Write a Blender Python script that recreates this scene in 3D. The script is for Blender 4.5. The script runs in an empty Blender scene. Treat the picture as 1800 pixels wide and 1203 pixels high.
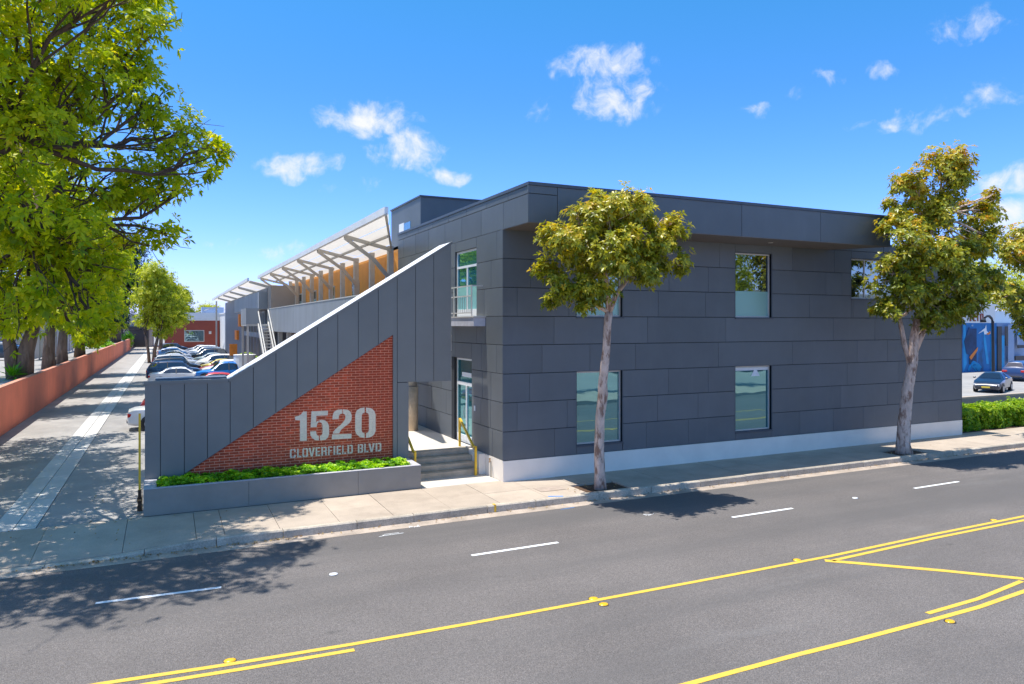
import bpy, bmesh, math, random
import numpy as np
from mathutils import Vector, Matrix
from mathutils.geometry import tessellate_polygon

# ------------------------------------------------------------------ camera, sky, sun
sc = bpy.context.scene
COL = sc.collection
CAMZ = 5.0
YAW = math.atan2(0.4300, 0.9028)
F = 1266.0
FW = (math.sin(YAW), math.cos(YAW))

cam_d = bpy.data.cameras.new('camera')
cam = bpy.data.objects.new('camera', cam_d)
COL.objects.link(cam)
cam.location = (0, 0, CAMZ)
cam.rotation_euler = (math.radians(90), 0, -YAW)
cam_d.sensor_width = 36
cam_d.lens = F * 36 / 1800
cam_d.shift_y = -0.0175
cam_d.clip_end = 4000
sc.camera = cam

SUN = Vector((-0.240, 0.064, 1.0)).normalized()
sl = bpy.data.lights.new('sun', 'SUN')
sl.energy = 3.5
sl.angle = math.radians(0.5)
sl.color = (1.0, 0.975, 0.93)
so = bpy.data.objects.new('sun', sl)
COL.objects.link(so)
so.rotation_euler = SUN.to_track_quat('Z', 'Y').to_euler()
so.location = (0, 0, 60)

sc.view_settings.view_transform = 'Standard'
sc.view_settings.look = 'None'
sc.view_settings.exposure = 0.80
sc.view_settings.gamma = 1.0
sc.view_settings.use_curve_mapping = False
sc.render.resolution_x = 1024
sc.render.resolution_y = 684


def ray(u, v):
    a = (u - 900) / F
    b = (570 - v) / F
    return (FW[0] + FW[1] * a, FW[1] - FW[0] * a, b)


def site(u, v, t):            # point t metres deep seen in direction (u, v)
    d = ray(u, v)
    return (d[0] * t, d[1] * t, CAMZ + d[2] * t)


def onY(u, v, Y):             # point on a vertical plane Y = const
    d = ray(u, v)
    t = Y / d[1]
    return (d[0] * t, CAMZ + d[2] * t)


def onX(u, v, X):
    d = ray(u, v)
    t = X / d[0]
    return (d[1] * t, CAMZ + d[2] * t)


def onZ(u, v, z):
    d = ray(u, v)
    t = (z - CAMZ) / d[2]
    return (d[0] * t, d[1] * t)


# world -----------------------------------------------------------------
world = bpy.data.worlds.new('World')
sc.world = world
world.use_nodes = True
wn = world.node_tree.nodes
wl = world.node_tree.links
wn.clear()
out = wn.new('ShaderNodeOutputWorld')
bg = wn.new('ShaderNodeBackground')
bg.inputs['Strength'].default_value = 0.12
sky = wn.new('ShaderNodeTexSky')
sky.sky_type = 'NISHITA'
sky.sun_disc = False
sky.sun_elevation = math.asin(SUN.z)
sky.sun_rotation = math.atan2(SUN.x, SUN.y)
sky.altitude = 0
sky.air_density = 1.0
sky.dust_density = 0.4
sky.ozone_density = 2.2
hs = wn.new('ShaderNodeHueSaturation')
hs.inputs['Saturation'].default_value = 1.42
hs.inputs['Value'].default_value = 1.18
wl.new(sky.outputs[0], hs.inputs['Color'])
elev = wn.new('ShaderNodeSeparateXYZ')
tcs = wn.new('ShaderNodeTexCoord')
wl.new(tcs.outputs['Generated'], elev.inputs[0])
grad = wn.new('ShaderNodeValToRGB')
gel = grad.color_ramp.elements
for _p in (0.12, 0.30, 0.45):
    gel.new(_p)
for _e, (_p, _c) in zip(gel, ((0.0, (.58, .66, 1.65)), (0.12, (.66, .72, 1.25)), (0.30, (.86, .82, .92)), (0.45, (1.05, .98, .90)), (1.0, (1.75, 1.20, .84)))):  # zenith, above the view, tinted redder to warm the light in shade
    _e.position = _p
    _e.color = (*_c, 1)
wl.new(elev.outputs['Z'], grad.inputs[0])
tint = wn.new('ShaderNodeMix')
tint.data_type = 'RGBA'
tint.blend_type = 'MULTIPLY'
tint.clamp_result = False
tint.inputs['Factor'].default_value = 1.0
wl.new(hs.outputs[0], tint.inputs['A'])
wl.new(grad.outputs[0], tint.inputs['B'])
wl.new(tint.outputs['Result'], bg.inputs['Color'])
bg2 = wn.new('ShaderNodeBackground')
bg2.inputs['Color'].default_value = (0.93, 0.95, 1.0, 1)
bg2.inputs['Strength'].default_value = 0.60
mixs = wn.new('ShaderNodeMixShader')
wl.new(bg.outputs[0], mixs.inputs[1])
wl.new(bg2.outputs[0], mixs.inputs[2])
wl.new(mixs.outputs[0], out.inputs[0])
tc = wn.new('ShaderNodeTexCoord')
warp = wn.new('ShaderNodeTexNoise')
warp.inputs['Scale'].default_value = 14
warp.inputs['Detail'].default_value = 3
wl.new(tc.outputs['Generated'], warp.inputs['Vector'])


def vm(op, a=None, b=None):
    n = wn.new('ShaderNodeVectorMath')
    n.operation = op
    for i, x in enumerate((a, b)):
        if x is None:
            continue
        if hasattr(x, 'default_value'):
            wl.new(x, n.inputs[i])
        elif isinstance(x, (int, float)):
            n.inputs['Scale'].default_value = x
        else:
            n.inputs[i].default_value = x
    return n


def ma(op, a, b=None, c=None):
    n = wn.new('ShaderNodeMath')
    n.operation = op
    for i, x in enumerate((a, b, c)):
        if x is None:
            continue
        if hasattr(x, 'default_value'):
            wl.new(x, n.inputs[i])
        else:
            n.inputs[i].default_value = x
    return n.outputs[0]


nrm = vm('NORMALIZE', tc.outputs['Generated']).outputs[0]
w0 = vm('SUBTRACT', warp.outputs['Color'], (0.5, 0.5, 0.5)).outputs[0]
w1 = vm('SCALE', w0)
w1.inputs['Scale'].default_value = 0.055
vv = vm('ADD', nrm, w1.outputs[0]).outputs[0]
CL = [(650, 212, 75, 38, 1.), (712, 272, 66, 36, 1.), (525, 300, 72, 27, .9), (577, 340, 28, 13, .7), (783, 306, 36, 17, .8),
      (1060, 112, 88, 34, .85), (1085, 172, 72, 52, .85), (958, 190, 30, 22, .6), (492, 440, 44, 17, .55), (1745, 172, 66, 30, .55),
      (1560, 208, 54, 24, .6), (1655, 214, 52, 22, .55), (1715, 45, 74, 30, .5), (1780, 8, 50, 30, .4), (1330, 200, 30, 16, .6), (1452, 150, 30, 13, .45),
      (1562, 120, 32, 17, .45), (1770, 325, 66, 32, .9), (1788, 392, 60, 40, 1.), (640, 330, 24, 15, .45), (370, 425, 60, 10, .3),
      (1400, 175, 20, 10, .3), (345, 420, 50, 12, .25)]
rc = random.Random(5)
clouds = []
for (u, v, ru, rv, s) in CL:
    c = Vector(ray(u, v)).normalized()
    k = Vector(ray(u, v)).length
    clouds.append((c, ru / F / k, rv / F / k * .9, s))
for i in range(13):
    az = rc.uniform(math.radians(90), math.radians(330))
    el = rc.uniform(.12, 1.1)
    clouds.append((Vector((math.sin(az) * math.cos(el), math.cos(az) * math.cos(el), math.sin(el))), rc.uniform(.06, .12), rc.uniform(.03, .05), .8))
acc = None
for (c, ra, rb, s) in clouds:
    e1 = Vector((c.y, -c.x, 0)).normalized()
    e2 = e1.cross(c).normalized()
    df = vm('SUBTRACT', vv, tuple(c)).outputs[0]
    dx = vm('DOT_PRODUCT', df, tuple(e1 / (ra * 1.32))).outputs['Value']
    dy = vm('DOT_PRODUCT', df, tuple(e2 / (rb * 1.32))).outputs['Value']
    d2 = ma('ADD', ma('MULTIPLY', dx, dx), ma('MULTIPLY', dy, dy))
    m = ma('MULTIPLY', ma('MAXIMUM', ma('SUBTRACT', 1.0, d2), 0.0), s)
    acc = m if acc is None else ma('MAXIMUM', acc, m)
fb = wn.new('ShaderNodeTexNoise')
fb.inputs['Scale'].default_value = 30
fb.inputs['Detail'].default_value = 9
fb.inputs['Roughness'].default_value = 0.62
wl.new(vv, fb.inputs['Vector'])
nn = ma('SUBTRACT', fb.outputs['Fac'], 0.5)
dens = ma('ADD', acc, ma('MULTIPLY', nn, 2.6))
gate = ma('MINIMUM', ma('MULTIPLY', acc, 5.0), 1.0)
mr = wn.new('ShaderNodeMapRange')
mr.interpolation_type = 'SMOOTHSTEP'
mr.inputs['From Min'].default_value = 0.22
mr.inputs['From Max'].default_value = 1.45
wl.new(dens, mr.inputs['Value'])
wl.new(ma('MULTIPLY', mr.outputs[0], gate), mixs.inputs[0])


# ------------------------------------------------------------------ materials
def material(name, color, rough=0.7, var=0.15, scale=3.0, bump=0.0, bscale=40.0, metallic=0.0, spec=0.5,
             rand=0.0, color2=None, coat=0.0, stretch=None, objcol=False, detail=6, bdist=0.01):
    m = bpy.data.materials.new(name)
    m.use_nodes = True
    nt = m.node_tree
    N, L = nt.nodes, nt.links
    p = N['Principled BSDF']
    p.inputs['Roughness'].default_value = rough
    p.inputs['Metallic'].default_value = metallic
    p.inputs['Specular IOR Level'].default_value = spec
    p.inputs['Coat Weight'].default_value = coat
    t = N.new('ShaderNodeTexCoord')
    g = N.new('ShaderNodeNewGeometry')
    vec = g.outputs['Position']
    if stretch:
        mp = N.new('ShaderNodeMapping')
        mp.inputs['Scale'].default_value = stretch
        L.new(vec, mp.inputs['Vector'])
        vec = mp.outputs[0]
    n = N.new('ShaderNodeTexNoise')
    n.inputs['Scale'].default_value = scale
    n.inputs['Detail'].default_value = detail
    n.inputs['Roughness'].default_value = 0.6
    L.new(vec, n.inputs['Vector'])
    mix = N.new('ShaderNodeMix')
    mix.data_type = 'RGBA'
    c2 = color2 or tuple(c * (1 + var) for c in color)
    c1 = color if color2 else tuple(c * (1 - var) for c in color)
    mix.inputs['A'].default_value = (*c1, 1)
    mix.inputs['B'].default_value = (*c2, 1)
    mrn = N.new('ShaderNodeMapRange')
    mrn.inputs['From Min'].default_value = 0.35
    mrn.inputs['From Max'].default_value = 0.65
    L.new(n.outputs['Fac'], mrn.inputs['Value'])
    L.new(mrn.outputs[0], mix.inputs['Factor'])
    colout = mix.outputs['Result']
    if objcol or rand:
        oi = N.new('ShaderNodeObjectInfo')
    if objcol:
        colout = oi.outputs['Color']
    if rand:
        h = N.new('ShaderNodeHueSaturation')
        mr2 = N.new('ShaderNodeMapRange')
        mr2.inputs['To Min'].default_value = 1 - rand
        mr2.inputs['To Max'].default_value = 1 + rand
        L.new(oi.outputs['Random'], mr2.inputs['Value'])
        L.new(mr2.outputs[0], h.inputs['Value'])
        L.new(colout, h.inputs['Color'])
        colout = h.outputs[0]
    L.new(colout, p.inputs['Base Color'])
    if bump:
        b = N.new('ShaderNodeBump')
        b.inputs['Strength'].default_value = bump
        b.inputs['Distance'].default_value = bdist
        n2 = N.new('ShaderNodeTexNoise')
        n2.inputs['Scale'].default_value = bscale
        n2.inputs['Detail'].default_value = 4
        L.new(vec, n2.inputs['Vector'])
        L.new(n2.outputs['Fac'], b.inputs['Height'])
        L.new(b.outputs[0], p.inputs['Normal'])
    return m


def add_speckle(m, scale, dark, light, amount=0.5):
    """fine aggregate speckle multiplied over the base colour"""
    nt = m.node_tree
    N, L = nt.nodes, nt.links
    p = N['Principled BSDF']
    src = p.inputs['Base Color'].links[0].from_socket
    g = N.new('ShaderNodeNewGeometry')
    v = N.new('ShaderNodeTexNoise')
    v.inputs['Scale'].default_value = scale
    v.inputs['Detail'].default_value = 3
    v.inputs['Roughness'].default_value = 0.8
    L.new(g.outputs['Position'], v.inputs['Vector'])
    cr = N.new('ShaderNodeMapRange')
    cr.inputs['From Min'].default_value = 0.35
    cr.inputs['From Max'].default_value = 0.68
    cr.inputs['To Min'].default_value = dark
    cr.inputs['To Max'].default_value = light
    L.new(v.outputs['Fac'], cr.inputs['Value'])
    mx = N.new('ShaderNodeMix')
    mx.data_type = 'RGBA'
    mx.blend_type = 'MULTIPLY'
    mx.inputs['Factor'].default_value = amount
    L.new(src, mx.inputs['A'])
    L.new(cr.outputs[0], mx.inputs['B'])
    L.new(mx.outputs['Result'], p.inputs['Base Color'])
    return m


def mask_mix(m, color, scale, lo, hi, stretch=None, seed=0.0, fac=1.0):
    """blend another colour in where a noise passes a threshold (stains, wear)"""
    nt = m.node_tree
    N, L = nt.nodes, nt.links
    p = N['Principled BSDF']
    src = p.inputs['Base Color'].links[0].from_socket
    g = N.new('ShaderNodeNewGeometry')
    mp = N.new('ShaderNodeMapping')
    mp.inputs['Location'].default_value = (seed, seed * 2, seed)
    if stretch:
        mp.inputs['Scale'].default_value = stretch
    L.new(g.outputs['Position'], mp.inputs['Vector'])
    v = N.new('ShaderNodeTexNoise')
    v.inputs['Scale'].default_value = scale
    v.inputs['Detail'].default_value = 7
    v.inputs['Roughness'].default_value = 0.65
    L.new(mp.outputs[0], v.inputs['Vector'])
    cr = N.new('ShaderNodeMapRange')
    cr.inputs['From Min'].default_value = lo
    cr.inputs['From Max'].default_value = hi
    cr.inputs['To Max'].default_value = fac
    L.new(v.outputs['Fac'], cr.inputs['Value'])
    mx = N.new('ShaderNodeMix')
    mx.data_type = 'RGBA'
    L.new(cr.outputs[0], mx.inputs['Factor'])
    L.new(src, mx.inputs['A'])
    mx.inputs['B'].default_value = (*color, 1)
    L.new(mx.outputs['Result'], p.inputs['Base Color'])
    return m


def glass_mat(name, base, tint, refl=0.5, rough=0.015):
    m = bpy.data.materials.new(name)
    m.use_nodes = True
    N, L = m.node_tree.nodes, m.node_tree.links
    N.clear()
    o = N.new('ShaderNodeOutputMaterial')
    d = N.new('ShaderNodeBsdfDiffuse')
    d.inputs['Color'].default_value = (*base, 1)
    g = N.new('ShaderNodeBsdfGlossy')
    g.inputs['Color'].default_value = (*tint, 1)
    g.inputs['Roughness'].default_value = rough
    fr = N.new('ShaderNodeLayerWeight')
    fr.inputs['Blend'].default_value = 0.35
    mr_ = N.new('ShaderNodeMapRange')
    mr_.inputs['To Min'].default_value = refl
    mr_.inputs['To Max'].default_value = 1.0
    L.new(fr.outputs['Fresnel'], mr_.inputs['Value'])
    b = N.new('ShaderNodeBump')
    b.inputs['Strength'].default_value = 0.07
    b.inputs['Distance'].default_value = 0.03
    n = N.new('ShaderNodeTexNoise')
    n.inputs['Scale'].default_value = 1.4
    n.inputs['Detail'].default_value = 1
    geo = N.new('ShaderNodeNewGeometry')
    L.new(geo.outputs['Position'], n.inputs['Vector'])
    L.new(n.outputs['Fac'], b.inputs['Height'])
    L.new(b.outputs[0], g.inputs['Normal'])
    x = N.new('ShaderNodeMixShader')
    L.new(mr_.outputs[0], x.inputs[0])
    L.new(d.outputs[0], x.inputs[1])
    L.new(g.outputs[0], x.inputs[2])
    L.new(x.outputs[0], o.inputs[0])
    return m


def leaf_mat(name, stops, trans=0.35, tcol=None, rough=0.45, gloss=0.35):
    m = bpy.data.materials.new(name)
    m.use_nodes = True
    N, L = m.node_tree.nodes, m.node_tree.links
    N.clear()
    o = N.new('ShaderNodeOutputMaterial')
    p = N.new('ShaderNodeBsdfPrincipled')
    p.inputs['Roughness'].default_value = rough
    p.inputs['Specular IOR Level'].default_value = gloss
    a = N.new('ShaderNodeAttribute')
    a.attribute_name = 'tint'
    r = N.new('ShaderNodeValToRGB')
    el = r.color_ramp.elements
    while len(el) < len(stops):
        el.new(0.5)
    for e, (pos, c) in zip(el, stops):
        e.position = pos
        e.color = (*c, 1)
    L.new(a.outputs['Fac'], r.inputs[0])
    L.new(r.outputs[0], p.inputs['Base Color'])
    t = N.new('ShaderNodeBsdfTranslucent')
    mx = N.new('ShaderNodeMix')
    mx.data_type = 'RGBA'
    mx.blend_type = 'MULTIPLY'
    mx.inputs['Factor'].default_value = 1
    mx.inputs['B'].default_value = (*(tcol or (1.5, 1.6, 0.6)), 1)
    L.new(r.outputs[0], mx.inputs['A'])
    L.new(mx.outputs['Result'], t.inputs['Color'])
    x = N.new('ShaderNodeMixShader')
    x.inputs[0].default_value = trans
    L.new(p.outputs[0], x.inputs[1])
    L.new(t.outputs[0], x.inputs[2])
    L.new(x.outputs[0], o.inputs[0])
    return m


M = {}
M['asphalt'] = add_speckle(material('asphalt', (0.166, 0.145, 0.130), 0.88, 0.10, 0.35, 0.9, 60, bdist=0.02), 45, 0.35, 1.75, 0.8)
add_speckle(M['asphalt'], 16, 0.75, 1.3, 0.7)
mask_mix(M['asphalt'], (0.118, 0.108, 0.10), 0.30, 0.46, 0.66, (0.10, 1.3, 1), 3.1, 0.8)
mask_mix(M['asphalt'], (0.07, 0.065, 0.06), 1.7, 0.66, 0.74, (0.5, 1, 1), 12.0, 0.45)
mask_mix(M['asphalt'], (0.24, 0.225, 0.21), 0.7, 0.60, 0.85, (0.25, 1, 1), 8.0, 0.6)
M['paving'] = add_speckle(material('lot_paving', (0.36, 0.335, 0.305), 0.9, 0.12, 0.6, 0.5, 50), 40, 0.7, 1.25, 0.5)
mask_mix(M['paving'], (0.22, 0.205, 0.19), 0.35, 0.52, 0.72, (1, 0.4, 1), 1.0, 0.8)
M['concrete'] = add_speckle(material('concrete', (0.475, 0.385, 0.295), 0.85, 0.09, 1.2, 0.3, 45, rand=0.07), 30, 0.8, 1.15, 0.5)
mask_mix(M['concrete'], (0.30, 0.235, 0.175), 0.9, 0.52, 0.80, None, 5.0, 0.6)
mask_mix(M['concrete'], (0.10, 0.085, 0.07), 9.0, 0.70, 0.74, None, 3.0, 0.6)
M['kerb'] = add_speckle(material('kerb_concrete', (0.50, 0.42, 0.32), 0.85, 0.15, 2.0, 0.6, 30, rand=0.10), 25, 0.6, 1.3, 0.6)
mask_mix(M['kerb'], (0.16, 0.14, 0.12), 3.0, 0.56, 0.8, None, 2.0, 0.6)
M['gutter'] = add_speckle(material('gutter_concrete', (0.46, 0.37, 0.29), 0.9, 0.2, 1.5, 0.5, 40), 30, 0.6, 1.2, 0.6)
M['strip'] = add_speckle(material('drain_strip_concrete', (0.60, 0.57, 0.52), 0.85, 0.08, 1.0, 0.3, 40, rand=0.06), 30, 0.8, 1.1, 0.5)
M['step'] = mask_mix(material('step_concrete', (0.54, 0.42, 0.29), 0.85, 0.15, 3.0, 0.4, 30), (0.22, 0.19, 0.15), 2.5, 0.5, 0.8, (0.4, 1, 1), 3, 0.6)
M['landing'] = material('landing_concrete', (0.60, 0.54, 0.46), 0.85, 0.1, 1.0, 0.3, 30)
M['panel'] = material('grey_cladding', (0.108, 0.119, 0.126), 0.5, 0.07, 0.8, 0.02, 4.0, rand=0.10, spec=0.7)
mask_mix(M['panel'], (0.16, 0.17, 0.175), 1.3, 0.55, 0.85, (2.2, 2.2, 0.22), 3.0, 0.35)
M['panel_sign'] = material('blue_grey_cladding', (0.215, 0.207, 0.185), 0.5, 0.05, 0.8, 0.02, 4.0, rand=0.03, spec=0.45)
M['backing'] = material('dark_backing', (0.03, 0.033, 0.037), 0.9, 0.1)
M['coping'] = material('dark_coping', (0.075, 0.085, 0.10), 0.4, 0.08)
M['white_coping'] = material('white_coping', (0.78, 0.78, 0.78), 0.5, 0.05, 1.5)
M['plinth'] = mask_mix(material('white_plinth', (0.86, 0.78, 0.67), 0.8, 0.05, 0.8, 0.1, 20, rand=0), (0.50, 0.47, 0.42), 0.8, 0.58, 0.9, (0.5, 1, 2), 2.0, 0.35)
M['soffit'] = material('soffit', (0.16, 0.135, 0.12), 0.6, 0.06)
M['frame'] = material('pale_aluminium', (0.62, 0.58, 0.52), 0.4, 0.05, metallic=0.15)
M['white_frame'] = material('white_frame', (0.78, 0.78, 0.76), 0.45, 0.03)
M['black'] = material('black_metal', (0.02, 0.02, 0.022), 0.4, 0.1)
M['steel'] = material('grey_steel', (0.30, 0.30, 0.30), 0.4, 0.08, metallic=0.3)
M['palesteel'] = material('pale_painted_steel', (0.50, 0.49, 0.46), 0.5, 0.06)
M['beam'] = material('grey_green_beam', (0.50, 0.465, 0.41), 0.5, 0.06)
M['yellow'] = material('yellow_paint', (0.85, 0.50, 0.02), 0.4, 0.08, 5)
M['roadyellow'] = mask_mix(material('yellow_road_paint', (0.72, 0.45, 0.055), 0.75, 0.06, 4, 0.3, 60), (0.42, 0.33, 0.12), 7, 0.54, 0.70, None, 1, 0.75)
M['roadwhite'] = mask_mix(material('white_road_paint', (0.85, 0.85, 0.84), 0.75, 0.04, 4, 0.3, 60), (0.4, 0.4, 0.4), 9, 0.60, 0.75, None, 1, 0.6)
M['brick'] = mask_mix(material('red_brick', (0.58, 0.078, 0.024), 0.85, 0.20, 9.0, 0.5, 60, rand=0.26), (0.28, 0.045, 0.022), 14, 0.55, 0.8, None, 1, 0.6)
M['mortar'] = material('mortar', (0.90, 0.40, 0.23), 0.95, 0.15, 8, 0.4, 60)
M['letter'] = material('cream_paint', (0.95, 0.78, 0.57), 0.8, 0.06, 12, 0.3, 60)
M['redwall'] = mask_mix(material('terracotta_paint', (0.90, 0.235, 0.115), 0.85, 0.07, 0.8, 0.15, 25), (0.76, 0.19, 0.10), 0.5, 0.5, 0.7, (1, 1, 0.1), 4, 0.7)
M['soil'] = material('soil', (0.10, 0.055, 0.03), 0.95, 0.4, 12, 1.0, 30)
M['planter'] = mask_mix(material('planter_paint', (0.28, 0.25, 0.205), 0.6, 0.08, 1.5, 0.1, 10), (0.20, 0.22, 0.25), 2.5, 0.60, 0.85, None, 4, 0.6)
M['planter_rim'] = material('planter_rim', (0.50, 0.48, 0.50), 0.6, 0.1, 4)
M['redbrick_far'] = material('red_painted_block', (0.30, 0.07, 0.045), 0.85, 0.08, 0.5)
M['white_wall'] = material('white_render', (0.74, 0.74, 0.72), 0.8, 0.04, 0.3)
M['pale_wall'] = material('pale_grey_render', (0.46, 0.45, 0.43), 0.85, 0.06, 0.3)
M['taupe'] = material('taupe_render', (0.34, 0.30, 0.27), 0.85, 0.06, 0.3)
M['band'] = material('dark_band', (0.05, 0.05, 0.055), 0.6, 0.1)
M['wing_panel'] = material('wing_grey_panel', (0.26, 0.285, 0.315), 0.5, 0.10, 0.7, rand=0.05, stretch=(1, 1, 0.3))
M['wing_dark'] = material('wing_dark_panel', (0.13, 0.15, 0.18), 0.5, 0.06, 0.8)
M['recess'] = material('shaded_recess_wall', (0.20, 0.15, 0.12), 0.9, 0.1)
M['canopy'] = material('white_canopy_sheet', (0.80, 0.77, 0.72), 0.6, 0.03, 1.0)
_nt = M['canopy'].node_tree
_t = _nt.nodes.new('ShaderNodeBsdfTranslucent')
_t.inputs['Color'].default_value = (0.95, 0.86, 0.74, 1)
_x = _nt.nodes.new('ShaderNodeMixShader')
_x.inputs[0].default_value = 0.38
_nt.links.new(_nt.nodes['Principled BSDF'].outputs[0], _x.inputs[1])
_nt.links.new(_t.outputs[0], _x.inputs[2])
_nt.links.new(_x.outputs[0], _nt.nodes['Material Output'].inputs[0])
M['ground'] = material('ground', (0.30, 0.28, 0.25), 0.95, 0.2, 0.02)
M['bluewall'] = mask_mix(material('blue_mural', (0.01, 0.16, 0.42), 0.7, 0.1, 0.4), (0.015, 0.07, 0.17), 0.35, 0.50, 0.6, (1, 1, 0.5), 7, 0.9)
M['bluelight'] = material('light_blue_mural', (0.02, 0.30, 0.60), 0.7, 0.15, 0.8)
M['deepblue'] = material('deep_blue_mural', (0.012, 0.045, 0.12), 0.7, 0.3, 1.2)
M['paleblue'] = material('pale_blue_wall', (0.27, 0.36, 0.52), 0.8, 0.06, 0.4)
M['orange'] = material('orange_paint', (0.75, 0.22, 0.03), 0.7, 0.1)
M['glass'] = glass_mat('teal_glass', (0.03, 0.14, 0.16), (0.42, 0.76, 0.80), 0.36)
M['glass_dark'] = glass_mat('dark_glass', (0.01, 0.016, 0.018), (0.62, 0.70, 0.66), 0.42)
M['glass_frost'] = glass_mat('frosted_glass', (0.24, 0.42, 0.39), (0.6, 0.85, 0.8), 0.22, 0.25)
M['glass_blue'] = glass_mat('blue_glass', (0.03, 0.16, 0.21), (0.35, 0.70, 0.80), 0.45)
M['curtain'] = glass_mat('curtained_glass', (0.30, 0.60, 0.58), (0.6, 0.9, 0.9), 0.15, 0.08)
M['carglass'] = glass_mat('car_glass', (0.012, 0.016, 0.022), (0.42, 0.50, 0.60), 0.22)
M['farglass'] = glass_mat('far_glass', (0.10, 0.14, 0.14), (0.6, 0.8, 0.8), 0.35)
M['paint'] = material('car_paint', (0.5, 0.5, 0.5), 0.28, objcol=True, coat=0.6, bump=0)
M['tyre'] = material('tyre_rubber', (0.02, 0.02, 0.02), 0.85)
M['rim'] = material('wheel_rim', (0.45, 0.45, 0.46), 0.3, metallic=0.6)
M['red_lens'] = material('red_lens', (0.55, 0.01, 0.01), 0.15)
M['clear_lens'] = material('clear_lens', (0.7, 0.7, 0.72), 0.1)
M['amber'] = material('amber_lens', (0.8, 0.45, 0.02), 0.3)
M['plate'] = material('number_plate', (0.75, 0.55, 0.05), 0.5)
M['plastic'] = material('black_trim', (0.025, 0.025, 0.028), 0.6)
M['bark'] = mask_mix(material('brown_bark', (0.20, 0.125, 0.085), 0.95, 0.35, 5, 1.0, 14, stretch=(1, 1, 0.22), bdist=0.05), (0.27, 0.20, 0.15), 5, 0.52, 0.7, (1, 1, 0.25), 2, 0.8)
M['limb'] = material('dark_limb_bark', (0.085, 0.055, 0.038), 0.95, 0.35, 8, 1.0, 20)
M['palebark'] = mask_mix(material('pale_bark', (0.66, 0.50, 0.40), 0.9, 0.2, 6, 1.0, 12, stretch=(1, 1, 0.5), bdist=0.05), (0.20, 0.095, 0.055), 5.0, 0.50, 0.60, (1.4, 1.4, 0.45), 2, 0.8)
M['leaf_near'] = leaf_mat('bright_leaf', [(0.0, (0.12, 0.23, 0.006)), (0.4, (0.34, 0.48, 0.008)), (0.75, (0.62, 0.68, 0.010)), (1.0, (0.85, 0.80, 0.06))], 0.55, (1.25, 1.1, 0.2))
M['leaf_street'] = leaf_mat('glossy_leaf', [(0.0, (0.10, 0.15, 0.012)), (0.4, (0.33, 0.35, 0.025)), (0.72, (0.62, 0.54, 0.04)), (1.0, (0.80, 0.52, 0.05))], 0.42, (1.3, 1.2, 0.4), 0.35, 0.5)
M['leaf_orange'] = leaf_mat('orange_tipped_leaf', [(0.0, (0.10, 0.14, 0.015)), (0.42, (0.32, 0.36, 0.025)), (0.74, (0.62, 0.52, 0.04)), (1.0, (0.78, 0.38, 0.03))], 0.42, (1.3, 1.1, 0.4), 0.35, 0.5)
M['leaf_dark'] = leaf_mat('dark_needle', [(0.0, (0.008, 0.028, 0.014)), (0.6, (0.02, 0.055, 0.022)), (1.0, (0.05, 0.10, 0.03))], 0.1)
M['leaf_mid'] = leaf_mat('mid_green_leaf', [(0.0, (0.16, 0.22, 0.012)), (0.6, (0.45, 0.46, 0.03)), (1.0, (0.70, 0.64, 0.06))], 0.45)
M['leaf_cover'] = leaf_mat('ground_cover_leaf', [(0.0, (0.07, 0.20, 0.012)), (0.5, (0.22, 0.48, 0.012)), (1.0, (0.60, 0.75, 0.02))], 0.35)
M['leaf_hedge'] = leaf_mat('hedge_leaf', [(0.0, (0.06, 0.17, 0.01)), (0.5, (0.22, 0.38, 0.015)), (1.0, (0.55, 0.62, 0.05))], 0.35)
M['hedge_core'] = material('hedge_twigs', (0.02, 0.035, 0.01), 0.95)
M['litter'] = leaf_mat('dry_leaf', [(0.0, (0.16, 0.08, 0.03)), (0.5, (0.35, 0.19, 0.06)), (1.0, (0.55, 0.38, 0.15))], 0.1)
M['tape'] = material('blue_chalk', (0.05, 0.30, 0.75), 0.8)
M['brownpatch'] = material('patched_concrete', (0.42, 0.33, 0.26), 0.9, 0.1, 4)
M['copper'] = material('brass', (0.45, 0.25, 0.10), 0.4, metallic=0.5)


def slat_mat(name, c, freq, axis='Z', depth=0.02, rough=0.6):
    m = material(name, c, rough, 0.10, 0.6)
    N, L = m.node_tree.nodes, m.node_tree.links
    p = N['Principled BSDF']
    g = N.new('ShaderNodeNewGeometry')
    w = N.new('ShaderNodeTexWave')
    w.wave_type = 'BANDS'
    w.bands_direction = axis
    w.inputs['Scale'].default_value = freq
    L.new(g.outputs['Position'], w.inputs['Vector'])
    b = N.new('ShaderNodeBump')
    b.inputs['Strength'].default_value = 0.7
    b.inputs['Distance'].default_value = depth
    L.new(w.outputs['Fac'], b.inputs['Height'])
    L.new(b.outputs[0], p.inputs['Normal'])
    return m


M['orangewall'] = slat_mat('orange_corrugated_cladding', (0.72, 0.30, 0.045), 5.0, 'Z', 0.008)
M['rollup'] = slat_mat('pale_fence_screen', (0.55, 0.56, 0.60), 1.5, 'X', 0.02)

# ------------------------------------------------------------------ mesh helpers
OFF = {}


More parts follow.
